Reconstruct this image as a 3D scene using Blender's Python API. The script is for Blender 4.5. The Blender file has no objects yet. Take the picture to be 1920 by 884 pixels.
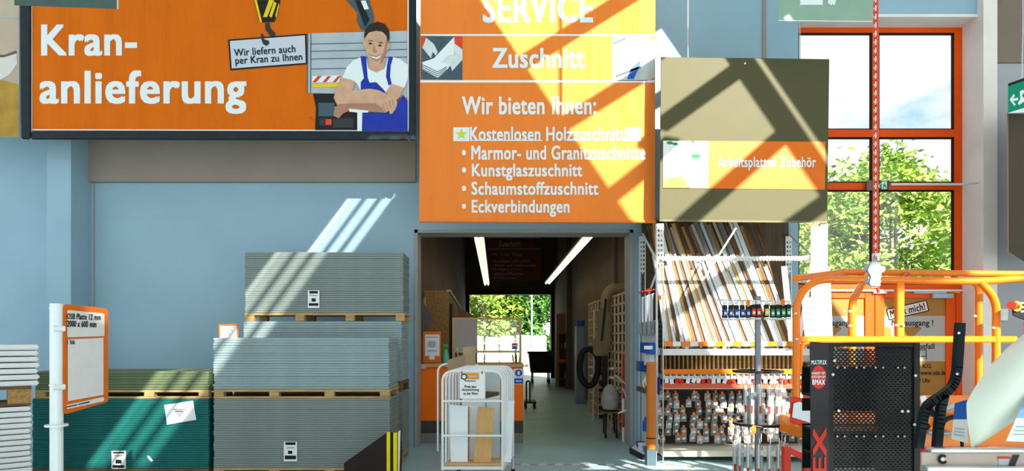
import bpy, bmesh, math, random
from mathutils import Vector, Matrix
from mathutils.geometry import tessellate_polygon
random.seed(7)
SC = bpy.context.scene
COL = SC.collection
R = math.radians

# ------------------------------------------------------------------ camera, world, sun, fill lights, exposure
EYE, FPX, VX, VY = 1.55, 1200.0, 935.0, 638.0
cd = bpy.data.cameras.new('camera'); cam = bpy.data.objects.new('camera', cd); COL.objects.link(cam)
cam.location = (0, 0, EYE); cam.rotation_euler = (R(90), 0, 0)
cd.sensor_width = 36; cd.lens = FPX / 1920 * 36
cd.shift_x = (960 - VX) / 1920; cd.shift_y = (VY - 442) / 1920
cd.clip_start = .05; cd.clip_end = 500
SC.camera = cam
SC.view_settings.view_transform = 'Standard'; SC.view_settings.look = 'None'
SC.view_settings.gamma = 1; SC.view_settings.use_curve_mapping = False
SC.view_settings.exposure = 0.0
SUN_DIR = Vector((-.5, 1, -.6)).normalized()
SUN_POWER = 15.0
SKY_POWER = 1.25

w = bpy.data.worlds.new('sky'); SC.world = w; w.use_nodes = True
nt = w.node_tree; nt.nodes.clear()
def wn(t): return nt.nodes.new(t)
out = wn('ShaderNodeOutputWorld'); bg = wn('ShaderNodeBackground'); tc = wn('ShaderNodeTexCoord')
mp = wn('ShaderNodeMapping'); mp.inputs['Scale'].default_value = (2.4, 2.4, 5.0); mp.inputs['Location'].default_value = (.35, .1, .55)
nz = wn('ShaderNodeTexNoise'); nz.inputs['Scale'].default_value = 1.6; nz.inputs['Detail'].default_value = 8; nz.inputs['Roughness'].default_value = .55
rp = wn('ShaderNodeValToRGB'); rp.color_ramp.elements[0].position = .29; rp.color_ramp.elements[1].position = .43
rp.color_ramp.elements[0].color = (.16, .50, .78, 1); rp.color_ramp.elements[1].color = (1.0, 1.03, 1.06, 1)
nt.links.new(tc.outputs['Generated'], mp.inputs['Vector']); nt.links.new(mp.outputs['Vector'], nz.inputs['Vector'])
nt.links.new(nz.outputs['Fac'], rp.inputs['Fac']); nt.links.new(rp.outputs['Color'], bg.inputs['Color'])
bg.inputs['Strength'].default_value = SKY_POWER
nt.links.new(bg.outputs['Background'], out.inputs['Surface'])

sd = bpy.data.lights.new('sun', 'SUN'); sd.energy = SUN_POWER; sd.angle = R(.3); sd.color = (1, .95, .84)
so = bpy.data.objects.new('sun', sd); COL.objects.link(so)
so.rotation_euler = SUN_DIR.to_track_quat('-Z', 'Y').to_euler(); so.location = (10, -10, 30)

def hall_fill(x, y, z, sx, sy, watts, tilt, color=(.82, .93, 1), tz=0):  # unseen area lights added to raise the ambient level in the hall
    l = bpy.data.lights.new('hall_fill_light', 'AREA'); l.shape = 'RECTANGLE'; l.size = sx; l.size_y = sy
    l.energy = watts; l.color = color
    o = bpy.data.objects.new('hall_fill_light', l); COL.objects.link(o)
    o.location = (x, y, z); o.rotation_euler = (R(tilt), 0, R(tz))
hall_fill(-5, -3.5, 8.6, 9, 2.5, 30, 40)
hall_fill(5, -3.5, 8.6, 9, 2.5, 30, 40)
hall_fill(0, -9.5, 8.0, 16, 3, 60, 60)

# ------------------------------------------------------------------ helpers
def P(px, py, d): return Vector(((px - VX) / FPX * d, d, EYE + (VY - py) / FPX * d))

class Sheet:
    """a plane in the place; pt() is the point of it seen at a pixel of the photograph"""
    def __init__(s, p, n=(0, -1, 0)):
        s.p = Vector(p); s.n = Vector(n).normalized()
    def pt(s, px, py, off=0.0):
        o = Vector((0, 0, EYE)); r = Vector(((px - VX) / FPX, 1, (VY - py) / FPX))
        q = s.p + s.n * off
        t = (q - o).dot(s.n) / r.dot(s.n)
        return o + r * t
def at(d): return Sheet((0, d, 0))

class MB:
    def __init__(s): s.v = []; s.f = []
    def add(s, vs, fs):
        k = len(s.v); s.v += [tuple(x) for x in vs]; s.f += [tuple(i + k for i in f) for f in fs]; return s
    def box(s, x0, x1, y0, y1, z0, z1, m=None):
        c = [Vector((x, y, z)) for z in (z0, z1) for y in (y0, y1) for x in (x0, x1)]
        if m is not None: c = [m @ q for q in c]
        return s.add(c, [(0, 2, 3, 1), (4, 5, 7, 6), (0, 1, 5, 4), (1, 3, 7, 5), (3, 2, 6, 7), (2, 0, 4, 6)])
    def bar(s, a, b, wd, th, up=(0, 1, 0)):
        """a rectangular bar from a to b; th is measured along up"""
        a = Vector(a); b = Vector(b); d = (b - a).normalized(); u = Vector(up); u = (u - d * u.dot(d)).normalized(); q = d.cross(u)
        vs = []
        for e in (a, b):
            for i, j in ((-1, -1), (1, -1), (1, 1), (-1, 1)): vs.append(e + q * (i * wd / 2) + u * (j * th / 2))
        return s.add(vs, [(0, 1, 2, 3), (7, 6, 5, 4), (0, 4, 5, 1), (1, 5, 6, 2), (2, 6, 7, 3), (3, 7, 4, 0)])
    def tube(s, pts, r, n=10, closed=False, caps=True):
        pts = [Vector(p) for p in pts]; m = len(pts); ring = []; prev = None
        for i, p in enumerate(pts):
            if closed: t = (pts[(i + 1) % m] - pts[i - 1]).normalized()
            else: t = (pts[min(i + 1, m - 1)] - pts[max(i - 1, 0)]).normalized()
            if prev is None:
                a = Vector((0, 0, 1)) if abs(t.z) < .9 else Vector((1, 0, 0)); u = (a - t * a.dot(t)).normalized()
            else: u = (prev - t * prev.dot(t)).normalized()
            prev = u; q = t.cross(u); rr = r[i] if isinstance(r, (list, tuple)) else r
            ring.append([p + u * (math.cos(2 * math.pi * k / n) * rr) + q * (math.sin(2 * math.pi * k / n) * rr) for k in range(n)])
        vs = [x for rg in ring for x in rg]; fs = []
        for i in range(m if closed else m - 1):
            j = (i + 1) % m
            for k in range(n): fs.append((i * n + k, i * n + (k + 1) % n, j * n + (k + 1) % n, j * n + k))
        if caps and not closed: fs += [tuple(range(n))[::-1], tuple((m - 1) * n + k for k in range(n))]
        return s.add(vs, fs)
    def cyl(s, a, b, r, n=16): return s.tube([a, b], r, n)
    def lathe(s, prof, n=20, c=(0, 0, 0)):
        vs = []; fs = []; m = len(prof)
        for r, z in prof:
            for k in range(n):
                a = 2 * math.pi * k / n; vs.append((c[0] + r * math.cos(a), c[1] + r * math.sin(a), c[2] + z))
        for i in range(m - 1):
            for k in range(n): fs.append((i * n + k, i * n + (k + 1) % n, (i + 1) * n + (k + 1) % n, (i + 1) * n + k))
        fs += [tuple(range(n))[::-1], tuple((m - 1) * n + k for k in range(n))]
        return s.add(vs, fs)
    def prism(s, loops, fn, fb):
        """solid between fn(x,y) and fb(x,y) for a 2D outline with optional holes"""
        tri = tessellate_polygon([[Vector((x, y, 0)) for x, y in l] for l in loops])
        flat = [p for l in loops for p in l]; n = len(flat)
        vs = [fn(*p) for p in flat] + [fb(*p) for p in flat]
        fs = [tuple(t) for t in tri] + [tuple(i + n for i in t[::-1]) for t in tri]
        k = 0
        for l in loops:
            m = len(l)
            for i in range(m): a, b = k + i, k + (i + 1) % m; fs.append((a, b, b + n, a + n))
            k += m
        return s.add(vs, fs)
    def flat(s, sh, pts, off=0.0):
        """a flat print on a sheet, its outline in photograph pixels"""
        tri = tessellate_polygon([[Vector((x, y, 0)) for x, y in pts]])
        vs = [sh.pt(x, y, off) for x, y in pts]
        fs = []
        for t in tri:
            a, b, c = (vs[i] for i in t)
            fs.append(tuple(t) if (b - a).cross(c - a).dot(sh.n) > 0 else tuple(t[::-1]))
        return s.add(vs, fs)
    def rect(s, sh, x0, x1, y0, y1, off=0.0): return s.flat(sh, [(x0, y0), (x1, y0), (x1, y1), (x0, y1)], off)
    def plate(s, sh, pts, o0, o1):
        return s.prism([pts], lambda x, y: sh.pt(x, y, o1), lambda x, y: sh.pt(x, y, o0))
    def mesh(s, name, mat, org=(0, 0, 0), smooth=False, bevel=0, seg=1, keep=False):
        o = Vector(org); me = bpy.data.meshes.new(name)
        me.from_pydata([tuple(Vector(v) - o) for v in s.v], [], s.f)
        bm = bmesh.new(); bm.from_mesh(me)
        if not keep: bmesh.ops.recalc_face_normals(bm, faces=bm.faces)
        if bevel:
            bmesh.ops.bevel(bm, geom=[e for e in bm.edges if len(e.link_faces) == 2 and e.calc_face_angle(0) > .5], offset=bevel, segments=seg, affect='EDGES', clamp_overlap=True)
        bm.to_mesh(me); bm.free()
        me.materials.append(mat)
        if smooth:
            for p in me.polygons: p.use_smooth = True
            me.set_sharp_from_angle(angle=R(40))
        me.update()
        return me
    def build(s, name, mat, parent=None, **kw):
        org = (0, 0, 0)
        if parent is not None: org = wloc(parent)
        me = s.mesh(name, mat, org, **kw)
        o = bpy.data.objects.new(name, me); COL.objects.link(o)
        if parent is not None: o.parent = parent
        return o
def wloc(o):
    l = Vector(o.location); p = o.parent
    while p is not None: l += Vector(p.location); p = p.parent
    return l
def tag(o, label=None, cat=None, group=None, kind=None):
    if label: o['label'] = label
    if cat: o['category'] = cat
    if group: o['group'] = group
    if kind: o['kind'] = kind
    return o
def thing(name, label, cat, loc=(0, 0, 0), group=None, rz=0):
    o = bpy.data.objects.new(name, None); COL.objects.link(o); o.location = loc; o.rotation_euler = (0, 0, rz); o.empty_display_size = .1
    return tag(o, label, cat, group)
def solid(name, mb, mat, label, cat, group=None, **kw):
    xs = [v[0] for v in mb.v]; ys = [v[1] for v in mb.v]; zs = [v[2] for v in mb.v]
    org = Vector(((min(xs) + max(xs)) / 2, (min(ys) + max(ys)) / 2, min(zs)))
    o = bpy.data.objects.new(name, mb.mesh(name, mat, org, **kw)); COL.objects.link(o); o.location = org
    return tag(o, label, cat, group)
def struct(name, mb, mat, parent=None, **kw):
    o = mb.build(name, mat, parent, **kw)
    if parent is None: o['kind'] = 'structure'
    return o
def kids(o): return [c for c in COL.objects if c.parent is o]
def dup(o, loc=None, rz=None, label=None, group=None, parent=None):
    c = o.copy(); COL.objects.link(c)
    if parent is not None: c.parent = parent
    if loc is not None: c.location = loc
    if rz is not None: c.rotation_euler = (0, 0, rz)
    if label: c['label'] = label
    if group: c['group'] = group
    for ch in list(o.children): dup(ch, parent=c)
    return c
def arc(pts, rad=.06, n=6, closed=False):
    """a polyline with its corners rounded"""
    pts = [Vector(p) for p in pts]; o = []
    m = len(pts)
    for i, p in enumerate(pts):
        if not closed and i in (0, m - 1): o.append(p); continue
        a = pts[i - 1]; b = pts[(i + 1) % m]
        ra = min(rad, (a - p).length * .49); rb = min(rad, (b - p).length * .49)
        p0 = p + (a - p).normalized() * ra; p1 = p + (b - p).normalized() * rb
        for k in range(n + 1):
            t = k / n; o.append(p0 * (1 - t) ** 2 + p * (2 * t * (1 - t)) + p1 * t * t)
    return o
_tc = {}
def glyphs(txt, bold):
    k = (txt, bold)
    if k in _tc: return _tc[k]
    c = bpy.data.curves.new('lettering', 'FONT'); c.body = txt; c.resolution_u = 3; c.fill_mode = 'FRONT'; c.space_character = 1.0 + bold * 1.3
    o = bpy.data.objects.new('lettering', c); COL.objects.link(o)
    bpy.context.view_layer.update()
    me = bpy.data.meshes.new_from_object(o.evaluated_get(bpy.context.evaluated_depsgraph_get()))
    v0 = [tuple(x.co[:2]) for x in me.vertices]; f0 = [tuple(p.vertices) for p in me.polygons]
    bpy.data.objects.remove(o); bpy.data.curves.remove(c); bpy.data.meshes.remove(me)
    v = []; f = []; bx, by = bold * .62, bold * .42
    for ox, oy in ((-1, -1), (1, -1), (1, 1), (-1, 1), (0, 0)) if bold else ((0, 0),):
        m = len(v); v += [(a + ox * bx, b + oy * by) for a, b in v0]; f += [tuple(i + m for i in t) for t in f0]
    x0 = min(a for a, b in v); x1 = max(a for a, b in v); y0 = min(b for a, b in v); y1 = max(b for a, b in v)
    n0 = len(v0); v = [((a - x0) / (x1 - x0), (b - y0) / (y1 - y0), i // n0) for i, (a, b) in enumerate(v)]
    _tc[k] = (v, f); return v, f
def write(parent, txt, sh, x0, x1, y0, y1, mat, off=.004, bold=.03, rot=0.0, name='lettering', vert=False):
    """letters on a sheet; their ink fills the pixel box x0..x1, y0..y1, turned by rot degrees"""
    v, f = glyphs(txt, bold); cx, cy = (x0 + x1) / 2, (y0 + y1) / 2; c, s_ = math.cos(R(rot)), math.sin(R(rot))
    vs = []
    for a, b, ly in v:
        if vert: x = x0 + (1 - b) * (x1 - x0); y = y1 - a * (y1 - y0)
        else: x = x0 + a * (x1 - x0); y = y1 - b * (y1 - y0)
        dx, dy = x - cx, y - cy
        vs.append(sh.pt(cx + dx * c + dy * s_, cy - dx * s_ + dy * c, off + .0004 * ly))
    m = MB(); ff = []
    for t in f:
        a, b, q = vs[t[0]], vs[t[1]], vs[t[2]]
        ff.append(t if (b - a).cross(q - a).dot(sh.n) > 0 else t[::-1])
    m.add(vs, ff)
    return m.build(name, mat, parent, keep=True)

# ------------------------------------------------------------------ materials
def M(name, col, rough=.6, metal=0, var=0.0, vscale=6, vstretch=(1, 1, 1), bump=0.0, bscale=30, bstretch=(1, 1, 1), emit=0, trans=0, alpha=1, coat=0, col2=None, spec=.25, ior=1.45):
    m = bpy.data.materials.new(name); m.use_nodes = True; n = m.node_tree; b = n.nodes['Principled BSDF']
    b.inputs['Base Color'].default_value = (*col, 1); b.inputs['Roughness'].default_value = rough; b.inputs['Metallic'].default_value = metal
    b.inputs['Specular IOR Level'].default_value = spec
    b.inputs['Coat Weight'].default_value = coat; b.inputs['Transmission Weight'].default_value = trans; b.inputs['Alpha'].default_value = alpha; b.inputs['IOR'].default_value = ior
    if emit: b.inputs['Emission Color'].default_value = (*col, 1); b.inputs['Emission Strength'].default_value = emit
    tcn = n.nodes.new('ShaderNodeTexCoord')
    def noise(sc, st, det=5):
        mpn = n.nodes.new('ShaderNodeMapping'); mpn.inputs['Scale'].default_value = st
        z = n.nodes.new('ShaderNodeTexNoise'); z.inputs['Scale'].default_value = sc; z.inputs['Detail'].default_value = det
        n.links.new(tcn.outputs['Object'], mpn.inputs['Vector']); n.links.new(mpn.outputs['Vector'], z.inputs['Vector']); return z
    if var or col2:
        z = noise(vscale, vstretch); rr = n.nodes.new('ShaderNodeValToRGB')
        rr.color_ramp.elements[0].position = .3; rr.color_ramp.elements[1].position = .7
        c2 = col2 or tuple(min(1, c * (1 + var)) for c in col); c1 = col if col2 else tuple(c * (1 - var) for c in col)
        rr.color_ramp.elements[0].color = (*c1, 1); rr.color_ramp.elements[1].color = (*c2, 1)
        n.links.new(z.outputs['Fac'], rr.inputs['Fac']); n.links.new(rr.outputs['Color'], b.inputs['Base Color'])
    if bump:
        z = noise(bscale, bstretch); bp = n.nodes.new('ShaderNodeBump'); bp.inputs['Strength'].default_value = bump; bp.inputs['Distance'].default_value = .25 if 'fabric' in name else .02
        n.links.new(z.outputs['Fac'], bp.inputs['Height']); n.links.new(bp.outputs['Normal'], b.inputs['Normal'])
    return m
m_wall = M('painted_plaster', (.32, .475, .58), .75, var=.04, vscale=1.2, bump=.05, bscale=60)
m_wall2 = M('ring_beam_concrete', (.33, .28, .235), .8, var=.05, vscale=1.5)
m_reveal = M('reveal_plaster', (.88, .79, .74), .75, var=.05, vscale=2)
m_floor = M('concrete_floor', (.33, .48, .50), .38, var=.14, vscale=1.3, bump=.03, bscale=12)
m_roof = M('roof_sheet', (.62, .62, .60), .8, var=.05)
m_steel = M('roof_steel', (.35, .36, .36), .5, .4, var=.05)
m_bwall = M('back_room_wall', (.13, .095, .062), .85, var=.12, vscale=1.1)  # dimness of the room is put into this dark wall colour
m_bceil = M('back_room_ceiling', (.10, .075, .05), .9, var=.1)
m_asphalt = M('yard_paving', (.55, .54, .52), .9, var=.1, vscale=1)
m_lawn = M('lawn', (.10, .22, .04), .9, var=.3, vscale=4)
m_orange = M('orange_paint', (.78, .16, .008), .42, var=.04, vscale=3)
m_orange_frame = M('orange_window_paint', (.84, .085, .0), .4, var=.05, vscale=3)
m_lift = M('lift_orange_enamel', (.86, .20, .006), .35, var=.05, vscale=5, coat=.3)
m_red = M('red_paint', (.62, .03, .012), .4, var=.08, vscale=5)
m_fabric = M('orange_banner_fabric', (.70, .138, .002), .85, var=.06, vscale=2.2, vstretch=(1.5, 1, .4), bump=.55, bscale=1.6, bstretch=(2.2, 1, .35))
m_poster = M('orange_poster_fabric', (.86, .22, .03), .6, var=.05, vscale=2, vstretch=(1.5, 1, .4), bump=.35, bscale=1.4, bstretch=(1.8, 1, .4))
m_white = M('white_print', (.78, .82, .84), .55, var=.02)
m_paper = M('white_paper', (.80, .80, .80), .7, var=.03, vscale=10)
m_black = M('black_print', (.012, .013, .015), .5, var=.1)
m_bframe = M('black_frame_cover', (.012, .02, .026), .45, var=.15, vscale=8, bump=.3, bscale=7)
m_yellow = M('yellow_print', (.80, .56, .01), .5, var=.05)
m_silver = M('silver_print', (.42, .47, .52), .5, var=.08, vscale=4)
m_slate = M('slate_print', (.06, .10, .13), .5, var=.1)
m_skin = M('skin_print', (.62, .36, .24), .6, var=.10, vscale=9)
m_skin2 = M('skin_shadow_print', (.42, .21, .13), .6, var=.08, vscale=9)
m_hair = M('hair_print', (.03, .02, .015), .6, var=.2, vscale=20)
m_blue = M('blue_print', (.012, .035, .36), .5, var=.15, vscale=6)
m_redp = M('red_print', (.72, .06, .02), .5, var=.05)
m_olive = M('olive_panel', (.088, .080, .034), .55, var=.02)
m_olive_edge = M('olive_panel_edge', (.17, .145, .075), .55, var=.03)
m_sage = M('sage_sign', (.27, .40, .31), .5, var=.04)
m_teal_sign = M('dark_teal_sign', (.055, .095, .085), .5, var=.06)
m_board_grey = M('grey_plasterboard', (.215, .255, .245), .8, var=.07, vscale=5, vstretch=(1, 1, 6))
m_board_pale = M('pale_plasterboard', (.28, .365, .375), .75, var=.07, vscale=5, vstretch=(1, 1, 6))
m_board_green = M('green_plasterboard', (.010, .135, .125), .7, var=.14, vscale=5, vstretch=(1, 1, 6))
m_board_moss = M('moss_chipboard', (.13, .17, .09), .75, var=.1, vscale=6)
m_board_white = M('white_insulation', (.80, .80, .80), .75, var=.04, vscale=5)
m_board_end = M('board_end', (.34, .31, .29), .8, var=.08)
m_wood = M('pallet_wood', (.46, .29, .12), .75, var=.22, vscale=4, vstretch=(1, 6, 8), bump=.15)
m_wood_dark = M('dark_wood', (.16, .09, .045), .75, var=.25, vscale=4, vstretch=(2, 2, .6))
m_oak = M('oak_laminate', (.58, .34, .13), .5, var=.1, vscale=8, vstretch=(6, 6, .6))
m_osb = M('osb', (.40, .22, .08), .8, var=.3, vscale=30)
m_white_metal = M('white_enamel', (.74, .77, .78), .35, var=.03, coat=.3)
m_galv = M('galvanised_steel', (.62, .64, .66), .32, .7, var=.08, vscale=12)
m_alu = M('brushed_aluminium', (.68, .69, .71), .25, .85, var=.04)
m_rack_white = M('shelf_white_enamel', (.80, .80, .78), .4, var=.04)
m_dark = M('black_steel', (.014, .013, .014), .42, .2, var=.15, vscale=12)
m_cab = M('cabinet_side_black', (.022, .018, .024), .4, var=.1)
m_rubber = M('black_rubber', (.012, .012, .013), .6, var=.1)
m_hazard_y = M('hazard_yellow', (.80, .66, .0), .5, var=.06)
m_dark_panel = M('dark_brown_panel', (.022, .011, .011), .6, var=.15)
m_cream = M('cream_laminate', (.72, .66, .52), .5, var=.04)
m_duct = M('beige_duct', (.30, .22, .10), .5, var=.1)
m_glass = M('window_glass', (1, 1, 1), .0, trans=1, ior=1.0, spec=0)
m_film = M('clear_blister', (.55, .60, .60), .2, var=.3, vscale=30, alpha=.5)
m_leaf = M('leaf', (.10, .24, .02), .55, col2=(.30, .46, .06), vscale=1.2)
m_leaf2 = M('leaf_blue_green', (.04, .13, .03), .55, col2=(.12, .30, .06), vscale=1.4)
m_leaf3 = M('leaf_yellow_green', (.20, .40, .04), .55, col2=(.48, .60, .14), vscale=1.2)
m_bark = M('bark', (.30, .26, .22), .9, var=.2, vscale=6)
m_green_sign = M('exit_green', (.0, .20, .10), .5, emit=.25)
m_green_plastic = M('green_plastic', (.01, .36, .08), .35, var=.05)
m_blue_plastic = M('blue_plastic', (.01, .10, .46), .4, var=.08)
m_grey_cloth = M('grey_cloth', (.16, .15, .14), .9, var=.1, vscale=8)
m_tube_light = M('lamp_tube', (1, .90, .66), .4, emit=4.5)
m_reflector = M('lamp_reflector', (.68, .62, .42), .35, var=.05)
m_panel_off = M('off_white_moulded_shell', (.70, .72, .62), .35, var=.02, coat=.2)
m_tan_film = M('tan_door_film', (.40, .17, .03), .5, var=.05)
m_grey_film = M('grey_door_film', (.44, .40, .38), .5, var=.04)
m_pink_film = M('pale_sticker', (.80, .62, .54), .6, var=.02)
m_door_dark = M('dark_door_glass', (.05, .03, .025), .15, var=.1)
def glass_nodes(m, gl=.06):
    n = m.node_tree; o = n.nodes['Material Output']; t = n.nodes.new('ShaderNodeBsdfTransparent'); g = n.nodes.new('ShaderNodeBsdfGlossy'); g.inputs['Roughness'].default_value = .02
    x = n.nodes.new('ShaderNodeMixShader'); x.inputs['Fac'].default_value = gl
    n.links.new(t.outputs[0], x.inputs[1]); n.links.new(g.outputs[0], x.inputs[2]); n.links.new(x.outputs[0], o.inputs['Surface'])
glass_nodes(m_glass)

# ------------------------------------------------------------------ the hall
D = 9.2                                   # distance of the hall's end wall
def X(px, d): return (px - VX) / FPX * d
def Z(py, d): return EYE + (VY - py) / FPX * d
DX0, DX1, DZ = X(780, D), X(1184, D), Z(434, D)        # doorway
WX0, WX1, WZ = X(1497, D), X(1834, D), Z(31, D)        # tall window
b = MB().prism([[(-16, 0), (DX0, 0), (DX0, DZ), (DX1, DZ), (DX1, 0), (WX0, 0), (WX0, WZ), (WX1, WZ), (WX1, 0), (18, 0), (18, 9.3), (-16, 9.3)]],
               lambda x, z: Vector((x, D, z)), lambda x, z: Vector((x, D + .36, z)))
struct('wall_back', b, m_wall)
b = MB().box(-16, 18, -14, 26, -.2, 0); struct('floor', b, m_floor)
# column, ring beam and the slim pier right of the window
b = MB().box(X(88, 8.76), X(133, 8.76), 8.76, D, 0, 8.9); struct('trim_1', b, m_wall)
b = MB().box(X(133, 8.76), DX0 - .0, D - .07, D, Z(341, D - .07), 6.6); struct('trim_2', b, m_wall2)
b = MB().box(X(1842, 9.1), X(1868, 9.1), 9.08, D, 0, 8.9); struct('trim_3', b, m_reveal)
struct('trim_28', MB().box(X(1868, D), 18, D - .02, D, Z(119, D), 8.9), M('upper_right_concrete', (.23, .17, .135), .8, var=.06, vscale=1.5))
b = MB().box(X(1868, D), 18, D - .02, D, 0, Z(121, D)); struct('trim_4', b, M('right_wall_concrete', (.40, .39, .41), .8, var=.05, vscale=1.5))
b = MB().box(X(176, D), X(178, D), D - .006, D, 0, Z(341, D)); struct('trim_5', b, m_wall2)
b = MB().box(X(1429, D), X(1436, D), D - .012, D, Z(120, D), 8.9); struct('trim_6', b, m_wall2)
b = MB().box(WX1 - .012, WX1 + .03, D - .012, 9.5, 0, WZ + .0).box(WX0, WX1 - .012, D - .012, 9.5, WZ - .012, WZ + .03); struct('trim_29', b, m_reveal)
# grey steel lining of the doorway
b = MB().box(DX0 - .02, DX0 + .025, D - .02, D + .38, 0, DZ + .02).box(DX1 - .025, DX1 + .02, D - .02, D + .38, 0, DZ + .02).box(DX0 - .02, DX1 + .02, D - .02, D + .38, DZ - .025, DZ + .02)
struct('trim_7', b, M('door_lining_grey', (.36, .35, .33), .6, var=.05))
# unseen roof; its skylights and bars are shaped to cast the sun patches
RA = Vector((.673, -.739)); RB = Vector((.38, .925))
def ab(a, c): q = RA * a + RB * c; return (q.x, q.y)
holes = [[ab(-3.0, 4.28), ab(8.5, 4.28), ab(8.5, 3.95), ab(13.7, 3.95), ab(13.7, 6.1), ab(5.5, 6.1), ab(5.5, 7.1), ab(-3.0, 7.1)],
         [ab(11.55, 1.6), ab(12.6, 1.3), ab(14.3, 2.9), ab(13.9, 3.15), ab(12.75, 3.15)],
         [ab(5.9, 6.40), ab(9.4, 6.40), ab(9.4, 6.47), ab(5.9, 6.47)],
         [ab(11.0, 7.3), ab(14.6, 7.3), ab(14.6, 7.9), ab(11.0, 7.9)],
         [(2.35, .25), (3.0, .25), (3.45, -7.6), (2.75, -7.6)]]
b = MB().prism([[(-9, -12), (18, -12), (18, 9.56), (-9, 9.56)]] + holes, lambda x, y: Vector((x, y, 9.0)), lambda x, y: Vector((x, y, 9.02)))
struct('ceiling', b, m_roof)
for i, (a0, b0, a1, b1) in enumerate(((2.68, 3.6, 2.85, 7.4), (4.45, 3.6, 4.62, 7.4), (6.68, 3.6, 6.45, 5.02), (6.0, 5.0, 5.9, 6.25), (8.35, 4.0, 7.75, 6.25), (9.75, 3.7, 9.6, 6.25))):
    p, q = ab(a0, b0), ab(a1, b1)
    struct('trim_%d' % (22 + i), MB().bar((p[0], p[1], 8.93), (q[0], q[1], 8.93), .22, .10, (0, 0, 1)), m_steel)
bb = MB()
for k in range(15):                       # fine grille added under the left opening to dim its sun strip
    t = k / 14; wd = .085 if k in (4, 9) else .02
    bb.bar((2.36 + .62 * t, .3, 8.95), (2.78 + .65 * t, -7.65, 8.95), wd, .006, (0, 0, 1))
struct('trim_13', bb, m_steel)

# ------------------------------------------------------------------ back room behind the doorway
FD = 26.0
RX0, RX1, RH = -1.34, 2.27, 6.1
FX0, FX1, FZ = X(880, FD), X(1033, FD), Z(553, FD)
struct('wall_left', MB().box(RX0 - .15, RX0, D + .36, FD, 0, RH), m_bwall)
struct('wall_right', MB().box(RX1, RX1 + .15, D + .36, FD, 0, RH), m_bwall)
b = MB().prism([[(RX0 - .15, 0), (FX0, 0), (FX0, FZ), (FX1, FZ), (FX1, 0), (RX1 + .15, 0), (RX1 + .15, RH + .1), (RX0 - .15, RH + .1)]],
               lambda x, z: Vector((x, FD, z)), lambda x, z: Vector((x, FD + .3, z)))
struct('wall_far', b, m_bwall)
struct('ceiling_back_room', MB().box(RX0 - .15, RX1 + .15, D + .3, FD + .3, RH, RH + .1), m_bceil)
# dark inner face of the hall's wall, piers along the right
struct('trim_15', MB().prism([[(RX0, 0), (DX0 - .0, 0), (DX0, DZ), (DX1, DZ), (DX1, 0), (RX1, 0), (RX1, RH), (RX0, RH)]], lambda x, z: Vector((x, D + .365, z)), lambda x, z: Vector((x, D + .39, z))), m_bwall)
struct('trim_16', MB().box(RX1 - .07, RX1, 12.2, 12.5, 0, RH), m_bwall)
struct('trim_17', MB().box(RX1 - .12, RX1, 20.2, 20.5, 0, RH), m_bwall)
struct('trim_18', MB().box(FX0 - .09, FX0, FD - .05, FD, 0, FZ + .09).box(FX1, FX1 + .09, FD - .05, FD, 0, FZ + .09).box(FX0, FX1, FD - .05, FD, FZ, FZ + .09), m_dark)
struct('yard', MB().box(-60, 60, FD, 90, -.25, -.02), m_asphalt)
struct('lawn', MB().box(2.6, 60, D + .36, FD, -.25, -.03), m_lawn)

# ------------------------------------------------------------------ tall orange window with the double door below
WD = 9.5
wf = struct('window_1', MB().box(X(1478, WD), X(1497, WD), WD, WD + .06, Z(548, WD), Z(45, WD)).box(X(1790, WD), X(1807, WD), WD, WD + .06, Z(548, WD), Z(45, WD))
            .box(X(1497, WD), X(1790, WD), WD, WD + .06, Z(61, WD), Z(45, WD)).box(X(1497, WD), X(1790, WD), WD, WD + .06, Z(548, WD), Z(534, WD)), m_orange_frame)
struct('mullion', MB().box(X(1636, WD), X(1648, WD), WD, WD + .06, Z(534, WD), Z(61, WD)), m_orange_frame, wf)
struct('transom', MB().box(X(1497, WD), X(1790, WD), WD - .002, WD + .055, Z(257, WD), Z(243, WD)), m_orange_frame, wf)
struct('transom', MB().box(X(1497, WD), X(1790, WD), WD - .002, WD + .055, Z(356, WD), Z(343, WD)), m_orange_frame, wf)
gk = M('black_gasket', (.015, .01, .01), .6)
for (ya, yb) in ((61, 243), (257, 343), (356, 534)):
    for (xa, xb) in ((1497, 1636), (1648, 1790)):
        struct('pane', MB().box(X(xa, WD), X(xb, WD), WD + .03, WD + .036, Z(yb, WD), Z(ya, WD)), m_glass, wf)
        g = MB(); t = .022; x0, x1, z0, z1 = X(xa, WD), X(xb, WD), Z(yb, WD), Z(ya, WD)
        g.box(x0, x1, WD + .02, WD + .05, z1 - t, z1).box(x0, x1, WD + .02, WD + .05, z0, z0 + t).box(x1 - t, x1, WD + .02, WD + .05, z0, z1).box(x0, x0 + t, WD + .02, WD + .05, z0, z1)
        struct('gasket', g, gk, wf)
struct('conduit', MB().cyl((X(1668, WD), WD - .03, Z(347, WD)), (X(1806, WD), WD - .03, Z(347, WD)), .018).cyl((X(1806, WD), WD - .03, Z(347, WD)), (X(1836, 9.15), 9.15, Z(341, 9.15)), .018), m_white_metal, wf)
struct('trim_19', MB().cyl((X(1497, WD), WD - .03, Z(545.5, WD)), (X(1812, WD), WD - .03, Z(545.5, WD)), .016), m_white_metal)
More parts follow.
